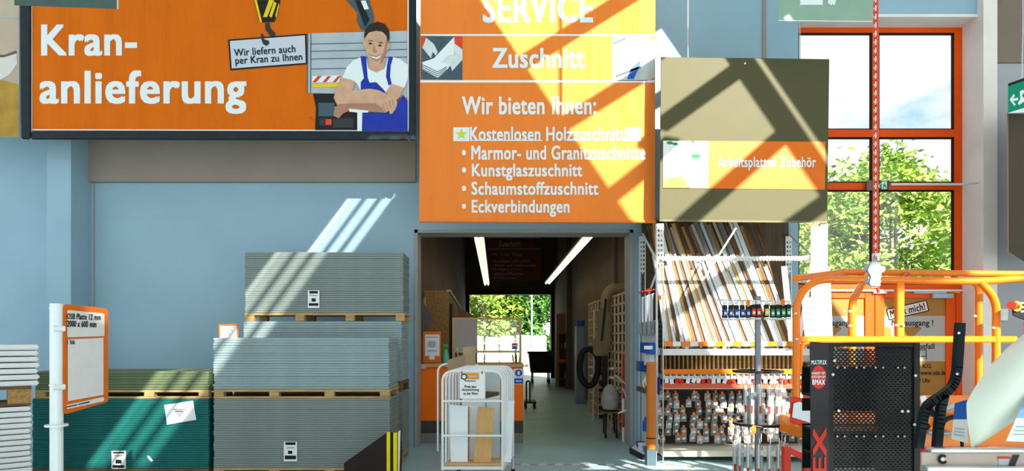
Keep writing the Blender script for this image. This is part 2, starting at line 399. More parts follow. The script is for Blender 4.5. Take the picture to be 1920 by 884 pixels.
def leaf(n, xa, xb, hinge):
    z1 = Z(549, WD); zb = .02; x0, x1 = X(xa, WD), X(xb, WD); s = .14; gz = Z(745, WD)
    dr = struct('door_%d' % n, MB().box(x0, x0 + s, WD, WD + .06, zb, z1).box(x1 - s, x1, WD, WD + .06, zb, z1).box(x0 + s, x1 - s, WD, WD + .06, Z(560, WD), z1).box(x0 + s, x1 - s, WD, WD + .06, zb, gz - .0), m_orange_frame, bevel=.006)
    struct('glass_pane', MB().box(x0 + s, x1 - s, WD + .028, WD + .034, gz, Z(560, WD)), m_door_dark, dr)
    return dr, x0 + s, x1 - s
d1, a0, a1 = leaf(1, 1480, 1640, 0)
d2, c0, c1 = leaf(2, 1641, 1792, 1)
struct('trim_20', MB().box(X(1793, WD), X(1807, WD), WD, WD + .06, 0, Z(549, WD)), m_orange_frame)
sh = at(WD + .026)
for dr, dx in ((d2, 0), (d1, -150)):
    struct('orange_film', MB().rect(sh, 1656 + dx, 1776 + dx, 560, 743, .001), m_tan_film, dr)
    struct('grey_film', MB().flat(sh, [(1656 + dx, 593), (1776 + dx, 593), (1776 + dx, 678), (1656 + dx, 678)], .003), m_grey_film, dr)
    struct('arrow_print', MB().flat(sh, [(1678 + dx, 613), (1725 + dx, 613), (1728 + dx, 617), (1714 + dx, 630), (1720 + dx, 642), (1690 + dx, 642), (1692 + dx, 625)], .005), m_tan_film, dr)
    struct('dot_print', MB().flat(sh, [(1660 + 10 * math.cos(k * .3) + dx + 2, 626 + 13 * math.sin(k * .3)) for k in range(21)], .005), m_tan_film, dr)
    write(dr, 'Notausgang !', sh, 1672 + dx, 1750 + dx, 600, 615, m_black, .006, .03)
    write(dr, 'kommen im', sh, 1688 + dx, 1745 + dx, 629, 638, m_black, .006, .02)
    write(dr, 'Notfall', sh, 1712 + dx, 1752 + dx, 645, 655, m_black, .006, .03)
    struct('line_print', MB().rect(sh, 1722 + dx, 1737 + dx, 656, 657.5, .005).rect(sh, 1736 + dx, 1737.5 + dx, 656, 675, .005).rect(sh, 1722 + dx, 1737 + dx, 668, 669.5, .005), m_black, dr)
    write(dr, 's KG', sh, 1722 + dx, 1746 + dx, 683, 691, m_black, .006, .02)
    write(dr, '- www.obi.de', sh, 1720 + dx, 1774 + dx, 695, 704, m_black, .006, .02)
    write(dr, '0 Uhr', sh, 1722 + dx, 1745 + dx, 710, 718, m_black, .006, .02)
# tilted sticker, door closer
rc = lambda cx, cy, w_, h_, r_: [(cx + dx * math.cos(R(r_)) + dy * math.sin(R(r_)), cy - dx * math.sin(R(r_)) + dy * math.cos(R(r_))) for dx, dy in ((-w_ / 2, -h_ / 2), (w_ / 2, -h_ / 2), (w_ / 2, h_ / 2), (-w_ / 2, h_ / 2))]
st = struct('sticker_border', MB().flat(sh, rc(1702, 582, 78, 22, 13), .006), m_black, d2)
struct('sticker_face', MB().flat(sh, rc(1702, 582, 74, 18, 13), .008), m_pink_film, d2)
write(d2, 'Merk mich!', sh, 1668, 1735, 575, 589, m_black, .010, .035, 13)
b = MB().box(X(1746, WD), X(1784, WD), WD - .05, WD - .001, Z(560, WD), Z(551.5, WD)); struct('door_closer', b, m_silver, d2, bevel=.006)
b = MB().box(X(1712, WD), X(1772, WD), WD - .03, WD - .005, Z(551, WD), Z(547.5, WD)); struct('closer_arm', b, m_silver, d2)
struct('trim_21', MB().box(X(1636, WD), X(1660, WD), WD - .04, WD, Z(551, WD), Z(547, WD)), m_rack_white)

# ------------------------------------------------------------------ hanging banner with the crane picture
BD = 8.3
S = at(BD)
bn = thing('banner', 'wide orange banner in a black frame reading Kran-anlieferung, hung high on the left', 'banner', (X(410, BD), BD, Z(262, BD)))
TOP = -110
MB().plate(S, [(58, TOP), (767, TOP), (767, 246), (58, 245)], -.05, 0).build('banner_fabric', m_fabric, bn)
fr = MB()
fr.plate(S, [(37, TOP), (58, TOP), (58, 262), (40, 261)], -.08, .03).plate(S, [(767, TOP), (781, TOP), (780, 264), (767, 264)], -.08, .03).plate(S, [(58, 246), (767, 247), (767, 264), (58, 262)], -.08, .03).plate(S, [(37, TOP - 18), (781, TOP - 18), (781, TOP), (37, TOP)], -.08, .03)
fr.build('frame', m_bframe, bn, bevel=.015, seg=2)
MB().rect(S, 58.5, 60.5, TOP, 243, .003).rect(S, 764, 766.5, TOP, 245, .003).flat(S, [(58.5, 242.5), (766, 244), (766, 246), (58.5, 244.5)], .003).build('border_line', m_white, bn)
write(bn, 'Kran-', S, 77, 257, 46, 105, m_white, .004, .045)
write(bn, 'anlieferung', S, 74, 462, 132, 214, m_white, .004, .045)
def C(pts): return [(400 + x / 3.275, y / 3.275) for x, y in pts]
# printed truck
tr = MB().flat(S, C([(580, 205), (1190, 190), (1190, 600), (740, 575), (578, 572)]), .004).build('printed_truck', m_silver, bn)
g = MB()
for y in (268, 313, 360, 422): g.flat(S, C([(600, y), (1190, y - 12), (1190, y - 7), (600, y + 5)]), .006)
g.flat(S, C([(596, 205), (602, 205), (600, 572), (594, 572)]), .006); g.flat(S, C([(577, 205), (583, 205), (581, 572), (575, 572)]), .006)
g.build('side_groove', m_slate, tr)
MB().flat(S, C([(608, 468), (775, 462), (775, 505), (606, 508)]), .008).build('warning_board', m_white, tr)
g = MB()
for k in range(3): g.flat(S, C([(608 + k * 62, 505), (640 + k * 62, 468), (666 + k * 58, 466), (634 + k * 60, 505)]), .010)
g.build('warning_stripe', m_redp, tr)
MB().flat(S, C([(605, 515), (775, 510), (775, 535), (605, 538)]), .010).build('yellow_bar', m_yellow, tr)
MB().flat(S, C([(612, 575), (760, 575), (760, 690), (900, 690), (890, 800), (625, 800), (630, 660)]), .006).build('underbody', m_black, tr)
MB().flat(S, C([(645, 632), (745, 632), (745, 715), (645, 715)]), .008).build('steel_box', m_slate, tr)
MB().flat(S, C([(690, 732), (726, 732), (726, 768), (690, 768)]), .010).build('tail_lamp', m_redp, tr)
MB().flat(S, C([(650, 728), (690, 728), (690, 772), (650, 772)]), .009).flat(S, C([(735, 728), (860, 728), (860, 785), (735, 785)]), .009).build('lamp_panel', M('dark_grey_print', (.04, .04, .045), .5), tr)
MB().flat(S, C([(582, 720), (596, 716), (625, 738), (618, 742)]), .009).build('red_marker', m_redp, tr)
# printed crane arm and hook
ca = MB().flat(S, C([(815, 0), (960, 0), (990, 110), (985, 160), (930, 190), (905, 180), (880, 130), (885, 80)]), .005).build('printed_crane_arm', m_slate, bn)
MB().flat(S, C([(870, 0), (905, 0), (960, 120), (930, 165)]), .007).build('arm_shadow_side', m_black, ca)
MB().flat(S, C([(905, 5), (935, 3), (955, 55), (928, 60)]), .009).build('arm_marking', m_white, ca)
hk = MB().flat(S, C([(250, 0), (412, 0), (400, 70), (375, 135), (300, 138), (280, 130)]), .005).build('printed_hook_block', m_black, bn)
g = MB()
for k in range(3): g.flat(S, C([(305 + k * 38, 105 - k * 6), (342 + k * 30, 0 + k * 8), (372 + k * 16, 0 + k * 20), (330 + k * 28, 105 + k * 4)]), .007)
g.flat(S, C([(252, 0), (266, 0), (300, 138), (284, 132)]), .007)
g.build('yellow_stripe', m_yellow, hk)
g = MB().flat(S, C([(318, 140), (345, 140), (350, 170), (382, 205), (378, 222), (350, 222), (320, 180)]), .012)
g.flat(S, C([(290, 210), (306, 206), (310, 240), (340, 250), (344, 268), (325, 282), (305, 270), (294, 240)]), .014); g.build('hook', M('hook_print', (.03, .035, .045), .4), hk)
pl = MB().flat(S, C([(90, 243), (572, 207), (577, 395), (104, 432)]), .006).build('printed_sign_border', m_black, bn)
MB().flat(S, C([(101, 252), (562, 217), (567, 386), (113, 421)]), .008).build('sign_face', M('sign_face_print', (.56, .60, .68), .5), pl)
write(pl, 'Wir liefern auch', S, 438.5, 554, 88, 102, m_black, .011, .03, 4)
write(pl, 'per Kran zu Ihnen', S, 441, 567, 103, 121, m_black, .011, .03, 3.5)
# printed person
pm = MB()
pm.flat(S, C([(925, 240), (935, 300), (950, 355), (975, 398), (1005, 410), (1042, 378), (1062, 320), (1076, 260), (1062, 205), (1000, 180), (945, 200)]), .020)
pm.flat(S, C([(955, 360), (955, 425), (1000, 445), (1048, 425), (1055, 350), (1005, 400)]), .017)
pm.flat(S, C([(1066, 270), (1078, 262), (1084, 280), (1076, 305), (1062, 310)]), .019); pm.flat(S, C([(920, 250), (928, 250), (934, 290), (926, 292), (918, 270)]), .019)
pm.flat(S, C([(795, 478), (850, 492), (872, 512), (850, 556), (960, 545), (1010, 553), (1085, 585), (1125, 615), (1130, 640), (1118, 672), (1098, 700), (1082, 700), (1080, 680), (1050, 695), (1040, 665), (1000, 640), (880, 640), (760, 646), (738, 600), (755, 545)]), .026)
pm.flat(S, C([(1095, 514), (1172, 540), (1140, 600), (1122, 615), (1085, 588), (1060, 566)]), .024)
man = pm.build('printed_person', m_skin, bn)
MB().flat(S, C([(745, 655), (830, 635), (1000, 630), (1045, 665), (1045, 692), (900, 684), (830, 680), (795, 700), (770, 728), (738, 712)]), .025).build('lower_forearm', m_skin2, man)
MB().flat(S, C([(928, 240), (926, 210), (935, 180), (962, 148), (1010, 132), (1055, 148), (1080, 190), (1082, 235), (1072, 262), (1064, 222), (1040, 196), (1000, 188), (955, 200), (938, 222)]), .023).build('hair', m_hair, man)
g = MB()
for x, y in ((964, 268), (1022, 280)): g.flat(S, C([(x - 14, y), (x, y - 8), (x + 14, y + 1), (x, y + 6)]), .023)
g.flat(S, C([(945, 250), (968, 246), (985, 254), (968, 252)]), .023); g.flat(S, C([(1008, 262), (1030, 258), (1046, 268), (1028, 265)]), .023)
g.build('eyes_and_brows', m_hair, man)
g = MB().flat(S, C([(986, 275), (1000, 312), (1008, 322), (990, 325), (978, 316)]), .0215)
g.flat(S, C([(950, 330), (1000, 345), (1042, 328), (1030, 358), (1003, 378), (972, 362)]), .0215); g.flat(S, C([(1062, 230), (1074, 262), (1060, 325), (1042, 378), (1020, 396), (1046, 320)]), .0215)
for k in range(4): g.flat(S, C([(1035 + k * 20, 640 - k * 10), (1040 + k * 20, 638 - k * 10), (1060 + k * 16, 688 - k * 14), (1056 + k * 16, 690 - k * 14)]), .0275)
g.flat(S, C([(760, 640), (880, 634), (1000, 634), (1000, 642), (880, 646), (762, 652)]), .0275)
g.build('skin_shade_print', m_skin2, man)
MB().flat(S, C([(958, 341), (1000, 353), (1034, 337), (1022, 354), (1002, 364), (978, 355)]), .0235).build('teeth', m_white, man)
MB().flat(S, C([(932, 342), (860, 370), (820, 412), (790, 480), (852, 494), (880, 512), (905, 555), (1070, 570), (1095, 514), (1172, 542), (1196, 480), (1196, 400), (1150, 365), (1080, 342), (1048, 425), (1000, 446), (955, 425)]), .016).build('white_t_shirt', m_white, man)
g = MB().flat(S, C([(903, 345), (937, 345), (942, 400), (948, 478), (960, 508), (1000, 505), (1040, 545), (1062, 570), (905, 556), (905, 505), (925, 480), (915, 420)]), .018)
g.flat(S, C([(1078, 345), (1105, 350), (1090, 400), (1085, 470), (1096, 518), (1076, 525), (1060, 470), (1066, 400)]), .018)
g.flat(S, C([(915, 690), (1060, 692), (1110, 662), (1165, 582), (1193, 620), (1193, 805), (912, 805)]), .018)
g.build('blue_dungarees', m_blue, man)
MB().flat(S, C([(833, 668), (952, 680), (950, 692), (915, 692), (912, 806), (884, 806), (884, 692), (835, 686)]), .029).build('printed_lever', m_white, bn)

# strip of the neighbouring picture banner at the left edge
pb = thing('picture_banner', 'beige and ochre picture banner cut off by the left edge of the photo', 'banner', (X(0, 8.35), 8.35, Z(258, 8.35)))
S2 = at(8.35)
MB().plate(S2, [(-160, TOP), (36, TOP), (36, 257), (-160, 259)], -.04, 0).build('banner_fabric', M('beige_print', (.50, .40, .30), .6, var=.12, vscale=2), pb)
MB().flat(S2, [(-160, 104), (8, 103), (30, 95), (32, 99), (8, 107), (-160, 108)], .004).build('dark_line_print', m_wood_dark, pb)
MB().flat(S2, [(-160, 108), (8, 108), (31, 100), (32, 120), (18, 140), (0, 150), (-160, 165)], .003).build('pale_print', M('pale_print', (.66, .64, .60), .6, var=.08, vscale=3), pb)
MB().flat(S2, [(-160, 165), (0, 150), (34, 158), (35, 256), (-160, 258)], .003).build('ochre_print', M('ochre_print', (.42, .25, .04), .6, var=.25, vscale=4), pb)
MB().rect(S2, -160, 36, 32, 34, .004).build('seam_line', m_silver, pb)

# ------------------------------------------------------------------ tall service poster
PD = 8.3
S = at(PD)
po = thing('poster', 'tall orange poster reading SERVICE and Zuschnitt, hung above the doorway', 'poster', (X(1008, PD), PD, Z(416, PD)))
MB().plate(S, [(789, -90), (1229, -90), (1228, 413), (786, 411)], -.012, 0).build('poster_fabric', m_poster, po)
MB().cyl(S.pt(786, 414.5, 0), S.pt(1229, 416, 0), .022, 14).build('bottom_rod', m_poster, po, smooth=True)
MB().rect(S, 789, 1229, 64, 67.5, .004).rect(S, 788, 1229, 150.5, 155, .004).build('divider_line', m_white, po)
write(po, 'SERVICE', S, 905, 1112, -12, 43, m_white, .004, .05)
write(po, 'Zuschnitt', S, 923, 1097, 90, 128, m_white, .004, .045)
write(po, 'Wir bieten Ihnen:', S, 866, 1118, 181, 215, m_white, .004, .045)
write(po, 'Kostenlosen Holzzuschnitt', S, 881, 1172, 238, 265, m_white, .006, .045)
write(po, '• Marmor- und Granitzuschnitte', S, 866, 1211, 273, 300, m_white, .004, .045)
write(po, '• Kunstglaszuschnitt', S, 866, 1092, 307, 339, m_white, .004, .045)
write(po, '• Schaumstoffzuschnitt', S, 866, 1122, 341, 366, m_white, .004, .045)
write(po, '• Eckverbindungen', S, 866, 1068, 375, 407, m_white, .004, .045)
MB().rect(S, 881, 1017, 262.5, 264.5, .005).build('underline', m_white, po)
MB().rect(S, 850, 880, 239, 265, .003).build('white_patch', m_white, po); MB().rect(S, 1172, 1202, 239, 265, .003).build('white_patch', m_white, po)
MB().flat(S, [(865 + (12 if k % 2 == 0 else 5) * math.sin(k * math.pi / 5), 252 - (12 if k % 2 == 0 else 5) * math.cos(k * math.pi / 5)) for k in range(10)], .005).build('star', M('star_yellow', (.62, .62, .08), .5), po)
def C2(pts): return [(760 + x / 2.056, y / 2.056) for x, y in pts]
pc = MB().flat(S, C2([(62, 138), (220, 140), (220, 308), (60, 306)]), .004).build('hands_picture', m_slate, po)
g = MB().flat(S, C2([(66, 240), (110, 225), (190, 140), (188, 235), (160, 270), (125, 300), (66, 268)]), .006)
g.build('printed_paper_stack', m_white, pc)
g = MB()
for k in range(3): g.flat(S, C2([(66, 248 + k * 8), (125, 276 + k * 8), (160, 255 + k * 6), (160, 258 + k * 6), (125, 279 + k * 8), (66, 251 + k * 8)]), .008)
g.build('paper_edge', m_slate, pc)
MB().flat(S, C2([(62, 140), (80, 145), (110, 170), (125, 200), (118, 215), (105, 200), (100, 225), (90, 215), (66, 185)]), .009).flat(S, C2([(188, 165), (220, 180), (220, 230), (180, 275), (172, 245), (140, 240), (165, 215), (190, 210)]), .009).build('printed_gloves', M('glove_print', (.62, .68, .70), .5, var=.1, vscale=20), pc)
MB().flat(S, C2([(62, 138), (82, 142), (68, 178), (62, 180)]), .010).build('printed_sleeve', m_redp, pc); MB().flat(S, C2([(188, 140), (220, 140), (220, 190), (190, 168)]), .010).build('printed_sleeve', m_redp, pc)
pc = MB().flat(S, C2([(798, 140), (940, 140), (962, 160), (962, 300), (930, 312), (798, 312)]), .004).build('workshop_picture', M('workshop_print', (.52, .53, .52), .5, var=.18, vscale=6), po)
MB().flat(S, C2([(855, 305), (870, 265), (905, 232), (905, 250), (880, 305)]), .006).build('blue_tool_print', m_blue_plastic, pc)
MB().flat(S, C2([(810, 290), (905, 255), (908, 262), (812, 300)]), .006).flat(S, C2([(800, 165), (850, 145), (852, 150), (800, 172)]), .006).build('dark_edge_print', m_slate, pc)

# ------------------------------------------------------------------ olive sign box over the shelf
OD = 8.02
S = at(OD)
ob = thing('sign_box', 'square olive sign box reading Arbeitsplatten Zubehör above the shelf', 'sign', (X(1395, OD), OD, Z(417, OD)))
MB().plate(S, [(1239, 107), (1555, 111), (1551, 417), (1236, 414)], -.2, 0).build('panel', m_olive, ob, bevel=.006)
MB().plate(S, [(1236, 412), (1551, 415), (1551, 418.5), (1236, 415.5)], -.2, .006).build('bottom_lip', m_olive_edge, ob)
lb = MB().plate(S, [(1243, 264), (1548, 266), (1547, 356), (1243, 353)], 0, .006).build('orange_strip', m_orange, ob)
write(lb, 'Arbeitsplatten Zubehör', S, 1345, 1530, 294, 320, m_white, .010, .04)
pc = MB().flat(S, [(1243.5, 264), (1329, 265), (1328, 353), (1243.5, 352.5)], .009).build('kitchen_picture', m_white, lb)
MB().flat(S, [(1244, 336), (1278, 329), (1294, 353), (1244, 352.5)], .011).build('wooden_unit_print', M('unit_print', (.42, .20, .05), .5, var=.2, vscale=9, vstretch=(5, 5, 1)), lb)
MB().flat(S, [(1244, 333), (1278, 327), (1280, 330), (1244, 337)], .012).flat(S, [(1252, 300), (1318, 290), (1318, 291), (1252, 301)], .011).build('worktop_print', m_silver, lb)
g = MB()
for cx, cy, r_ in ((1256, 268, 6), (1266, 270, 5), (1299, 266, 4), (1305, 293, 9)): g.flat(S, [(cx + r_ * (1 + .2 * (k % 2)) * math.cos(k * .7), cy + r_ * .5 * math.sin(k * .7)) for k in range(9)], .012)
g.build('herb_print', M('herb_print', (.03, .26, .08), .6, var=.2, vscale=20), lb)
MB().cyl(S.pt(1397, 119, -.0), S.pt(1397, 119, .012), .012, 12).build('fixing_screw', m_galv, ob)
for x in (1290, 1500): MB().cyl(S.pt(x, 110, -.1), S.pt(x, -60, -.1), .006, 8).build('hanging_wire', m_galv, ob)

# ------------------------------------------------------------------ aisle signs at the top of the photo
S = at(5.6)
sg = thing('aisle_sign', 'dark green aisle sign cut by the top edge, before the crane banner', 'sign', S.pt(125, 17))
MB().plate(S, [(24, -90), (223, -90), (222, 17), (27, 10)], -.03, 0).build('panel', m_teal_sign, sg)
MB().rect(S, 219, 222, -90, 17, .003).build('edge_strip', m_silver, sg)
MB().cyl(S.pt(60, -88, -.015), S.pt(60, -300, -.015), .006, 8).cyl(S.pt(190, -88, -.015), S.pt(190, -300, -.015), .006, 8).build('hanging_wire', m_galv, sg)
S = at(7.6)
sg = thing('aisle_sign', 'pale green aisle sign numbered 27 cut by the top edge, above the window', 'sign', S.pt(1550, 40))
MB().plate(S, [(1463, -130), (1636, -130), (1636, 41), (1460, 39)], -.03, 0).build('panel', m_sage, sg)
MB().flat(S, [(1460, 37.5), (1636, 39.5), (1636, 41), (1460, 39)], .003).build('edge_strip', m_white, sg)
write(sg, '27', S, 1499, 1592, -92, 10.5, m_white, .005, .05)
MB().cyl(S.pt(1490, -128, -.015), S.pt(1490, -300, -.015), .006, 8).cyl(S.pt(1610, -128, -.015), S.pt(1610, -300, -.015), .006, 8).build('hanging_wire', m_galv, sg)

# ------------------------------------------------------------------ stacks of boards on pallets
def pallet(x0, x1, y0, y1, z0, z1, label, blocks=4, skid=True, mat=None, dark=False):
    p = thing('pallet', label, 'pallet', ((x0 + x1) / 2, (y0 + y1) / 2, z0), 'wooden pallets under the board stacks')
    mw = mat or m_wood; h = z1 - z0; t = h * .26
    g = MB(); n = 7; wd = (y1 - y0) / n
    for i in range(n): g.box(x0, x1, y0 + i * wd + .004, y0 + (i + 1) * wd - .004, z1 - t, z1)
    g.build('deck', mw, p)
    for k in range(blocks):
        c = x0 + .06 + (x1 - x0 - .12) * k / (blocks - 1)
        for y in (y0 + .045, y1 - .045):
            zb = z0 + (t * .8 if skid else 0)
            MB().box(c - .055, c + .055, y - .045, y + .045, zb, z1 - t).build('block', mw, p, bevel=.004)
    if skid:
        for y in (y0 + .05, y1 - .05): MB().box(x0, x1, y - .045, y + .045, z0, z0 + t * .8).build('skid', mw, p)
    return p
def stack(x0, x1, y0, y1, z0, z1, n, name, mat, label, group, cat='board', jit=.004):
    """every board is an object of its own; the boards of one stack share a mesh"""
    h = (z1 - z0) / n; first = None
    for i in range(n):
        dx, dy = random.uniform(-jit, jit), random.uniform(-jit, jit)
        if first is None:
            g = MB().box(x0, x1, y0, y1, z0, z0 + h * .955)
            first = solid(name, g, mat, label, cat, group, bevel=min(.004, h * .18))
            b0 = first.location.copy()
        else:
            c = dup(first); c.location = b0 + Vector((dx, dy, i * h))
RD, RB_ = 8.05, 8.60
rx0, rx1 = X(459, RD), X(756, RD)
zr = lambda py: Z(py, RD)
pallet(rx0, rx1, RD, RB_, 0, .12, 'wooden pallet on the floor under the rearmost stack of grey boards')
stack(rx0 - .02, rx1, RD + .005, RB_, .122, zr(735), 26, 'plasterboard', m_board_grey, 'grey plasterboard in the lowest rear stack, mostly hidden behind the front stacks', 'plasterboards of the lowest rear stack')
pallet(rx0 - .02, rx1, RD, RB_, zr(735) + .002, zr(716), 'wooden pallet hidden behind the front stacks, between the two lower rear stacks', mat=m_wood_dark)
stack(rx0 - .02, rx1 - .02, RD + .005, RB_, zr(716) + .003, zr(603), 26, 'plasterboard', m_board_pale, 'pale plasterboard in the rear stack just below the topmost pallet', 'plasterboards of the middle rear stack')
pallet(rx0, rx1 + .02, RD, RB_, zr(603) + .002, zr(587.5), 'wooden pallet under the topmost rear stack of grey boards', skid=False)
stack(rx0, rx1, RD + .005, RB_, zr(587.5) + .003, zr(473), 28, 'plasterboard', m_board_grey, 'grey plasterboard in the topmost rear stack against the wall', 'plasterboards of the topmost rear stack')
ND, NB = 7.24, 7.90
nx0, nx1 = X(400, ND), X(731, ND)
zn = lambda py: Z(py, ND)
pallet(nx0, nx1, ND, NB, 0, .10, 'wooden pallet on the floor under the grey front stack')
stack(nx0, nx1, ND + .005, NB, .102, zn(748), 32, 'plasterboard', m_board_grey, 'grey plasterboard in the lower front stack beside the green one', 'plasterboards of the lower grey front stack')
pallet(nx0, nx1, ND, NB, zn(748) + .002, zn(731), 'wooden pallet between the pale and the grey front stacks')
stack(nx0, nx1 - .01, ND + .005, NB, zn(731) + .003, zn(634), 20, 'plasterboard', m_board_pale, 'pale plasterboard in the upper front stack', 'plasterboards of the upper front stack', jit=.008)
gx0, gx1 = X(60, ND), X(391, ND)
pallet(gx0, gx1, ND, NB, 0, .09, 'wooden pallet on the floor under the teal boards', mat=m_wood_dark)
stack(gx0, gx1, ND + .005, NB, .092, zn(748), 31, 'plasterboard', m_board_green, 'teal green plasterboard in the lower stack behind the sign post', 'teal green plasterboards')
pallet(gx0 + .03, gx1, ND, NB, zn(748) + .002, zn(732), 'wooden pallet between the moss green and the teal boards')
stack(gx0 + .03, gx1, ND + .005, NB, zn(732) + .003, zn(697), 7, 'chipboard', m_board_moss, 'moss green chipboard on the pallet above the teal boards', 'moss green chipboards')
# white insulation boards at the left edge, turned towards the camera
WY = 6.4; cx_, yaw = X(66, WY), R(38)
m4 = Matrix.Translation((cx_, WY, 0)) @ Matrix.Rotation(yaw, 4, 'Z')
def yawed(mb_): return MB().add([m4 @ Vector(v) for v in mb_.v], mb_.f)
def wstack(z0, z1, n, label, group, dx=0.0):
    h = (z1 - z0) / n; first = None
    for i in range(n):
        if first is None:
            g = yawed(MB().box(-1.25 + dx, dx, 0, .6, z0, z0 + h * .80)); first = solid('insulation_board', g, m_board_white, label, 'board', group, bevel=min(.012, h * .2), seg=2); b0 = first.location.copy()
        else:
            c = dup(first); e = random.uniform(-.006, .006); c.location = b0 + Vector((e, e, i * h))
def wpallet(z0, z1, label, mw, dx=0.0):
    p = thing('pallet', label, 'pallet', (cx_, WY, z0), 'wooden pallets under the board stacks')
    yawed(MB().box(-1.25 + dx, dx, 0, .6, z1 - .03, z1)).build('deck', m_wood_dark, p)
    for k in range(3):
        for y in (0, .46): yawed(MB().box(-1.25 + dx + k * .53, -1.25 + dx + k * .53 + .19, y, y + .14, z0 + .02, z1 - .03)).build('block', mw, p)
    for y in (0, .46): yawed(MB().box(-1.25 + dx, dx, y, y + .14, z0, z0 + .02)).build('skid', m_wood_dark, p)
zw = lambda py: Z(py, WY)
wpallet(0, .12, 'wooden pallet on the floor under the lower white boards', m_wood)
wstack(.122, zw(760), 14, 'white insulation board in the lower left stack', 'white insulation boards of the lower stack', dx=-.03)
wpallet(zw(760) + .002, zw(724), 'wooden pallet between the two stacks of white boards', m_osb, dx=-.03)
wstack(zw(724) + .003, zw(645), 7, 'thick white insulation board in the upper left stack', 'white insulation boards of the upper stack', dx=.03)
# paper labels on the stacks
def label_sheet(d, pts, label, bars):
    s = at(d)
    t = thing('paper_label', label, 'label', s.pt(sum(p[0] for p in pts) / 4, pts[2][1]))
    MB().plate(s, pts, 0, .003).build('sheet', m_paper, t)
    for q in bars:
        MB().rect(s, *q, .0042).build('printing', m_black, t)
label_sheet(RD - .002, [(577, 545), (599, 545), (599, 578), (577, 578)], 'white printed label on the topmost rear stack of grey boards',
            [(580, 596, 546, 551), (581, 595, 554, 555), (584, 592, 560, 566), (579, 597, 569, 574)])
label_sheet(ND - .002, [(532, 829), (557, 829), (557, 866), (532, 866)], 'white printed label on the lower grey front stack',
            [(535, 554, 830, 835), (537, 552, 840, 841), (540, 548, 846, 852), (534, 555, 855, 862)])
label_sheet(ND - .002, [(209, 846), (236, 846), (236, 880), (209, 880)], 'white printed label low on the teal boards',
            [(212, 233, 848, 851), (214, 230, 855, 856), (217, 228, 863, 870), (211, 233, 873, 878)])
label_sheet(ND - .002, [(308, 760), (362, 752), (368, 788), (313, 797)], 'tilted white notice fixed to the upper right of the teal boards',
            [(325, 350, 768, 769), (328, 344, 771, 773), (330, 342, 776, 777), (333, 340, 780, 781)])
sc_ = at(ND - .002); MB
solid('paper_scrap', MB().plate(sc_, [(276, 855), (280, 856), (287, 864), (284, 867), (278, 861)], 0, .004), m_paper, 'torn white paper scrap on the teal boards', 'paper')
# small orange framed price sign between the rear and the front stack
S = at(7.96)
sf = thing('price_sign', 'small orange framed price sign standing behind the pale front stack', 'sign', S.pt(430, 660))
MB().plate(S, [(410, 609), (447, 608), (447, 662), (410, 662)], -.01, 0).build('frame', m_orange, sf, bevel=.004)
MB().rect(S, 413, 444, 612, 658, .002).build('paper', m_paper, sf)
MB().box(S.pt(426, 660).x, S.pt(431, 660).x, 7.955, 7.985, 0, Z(662, 7.97) - .001).build('post', m_white_metal, sf)
MB().rect(S, 415, 442, 613, 615, .003).rect(S, 416, 436, 618, 621, .003).rect(S, 416, 432, 624, 626, .003).build('printing', m_silver, sf)

# ------------------------------------------------------------------ sign post at the left
PY_ = 4.2
sp = thing('sign_post', 'white sign post with an orange framed price sign reading OSB Platte 12 mm', 'sign', (X(106, PY_), PY_, 0))
pxc = X(106, PY_); pr = 11.0 / FPX * PY_
MB().cyl((pxc, PY_, 0.02), (pxc, PY_, Z(570, PY_)), pr, 24).build('post', m_white_metal, sp, smooth=True)
MB().lathe([(.19, 0), (.19, .015), (.06, .03)], 28, (pxc, PY_, 0)).build('base_plate', m_white_metal, sp, smooth=True)
zc = Z(800, PY_); MB().lathe([(pr + .002, 0), (pr * 1.75, 0), (pr * 1.75, .012), (pr + .002, .012)], 28, (pxc, PY_, zc)).build('collar', m_white_metal, sp, smooth=True)
q0 = P(118, 672, PY_); q1 = P(203, 660, 4.78); u = (q1 - q0); u.z = 0
nrm = Vector((u.y, -u.x, 0)).normalized()
S = Sheet(q0, nrm)
def rr(x0, x1, yt0, yt1, yb0, yb1, r=7):
    """rounded panel with slanting top and bottom in pixels"""
    o = []
    for cx, cy, a in ((x1 - r, yt1 + r, -90), (x1 - r, yb1 - r, 0), (x0 + r, yb0 - r, 90), (x0 + r, yt0 + r, 180)):
        for k in range(5): o.append((cx + r * math.cos(R(a + k * 22.5)), cy + r * math.sin(R(a + k * 22.5))))
    return o
fr = MB().plate(S, rr(118, 203, 571, 579, 777, 756), -.02, 0).build('sign_frame', m_orange, sp, bevel=.004)
MB().flat(S, rr(126, 196, 582, 588, 633, 631, 3), .003).flat(S, [(127, 637), (194, 634), (194, 741), (127, 753)], .003).flat(S, [(125, 760), (193, 745), (196, 748), (194, 753), (125, 768)], .003).build('paper', m_paper, fr)
write(fr, 'OSB Platte 12 mm', S, 126, 189, 589, 600, m_black, .005, .04, -2)
write(fr, '2000 x 600 mm', S, 126, 181, 602, 614, m_black, .005, .04, -1.5)
write(fr, '1 Stk', S, 126.5, 141, 638, 646, m_black, .005, .03)
MB().flat(S, [(125, 763), (145, 758.5), (145, 760.5), (125, 765)], .005).flat(S, [(147, 758), (168, 753), (168, 755.5), (147, 760)], .005).build('printing', m_black, fr)
for y in (617, 726):
    MB().tube([(pxc + .01, PY_ - pr - .006, Z(y, PY_)), S.pt(121, y, .008)], .02, 10).build('clamp', m_white_metal, sp, smooth=True)
for y in (580, 725): MB().lathe([(.007, 0), (.007, .012)], 10, (pxc - pr - .004, PY_, Z(y, PY_))).build('screw', m_white_metal, sp)

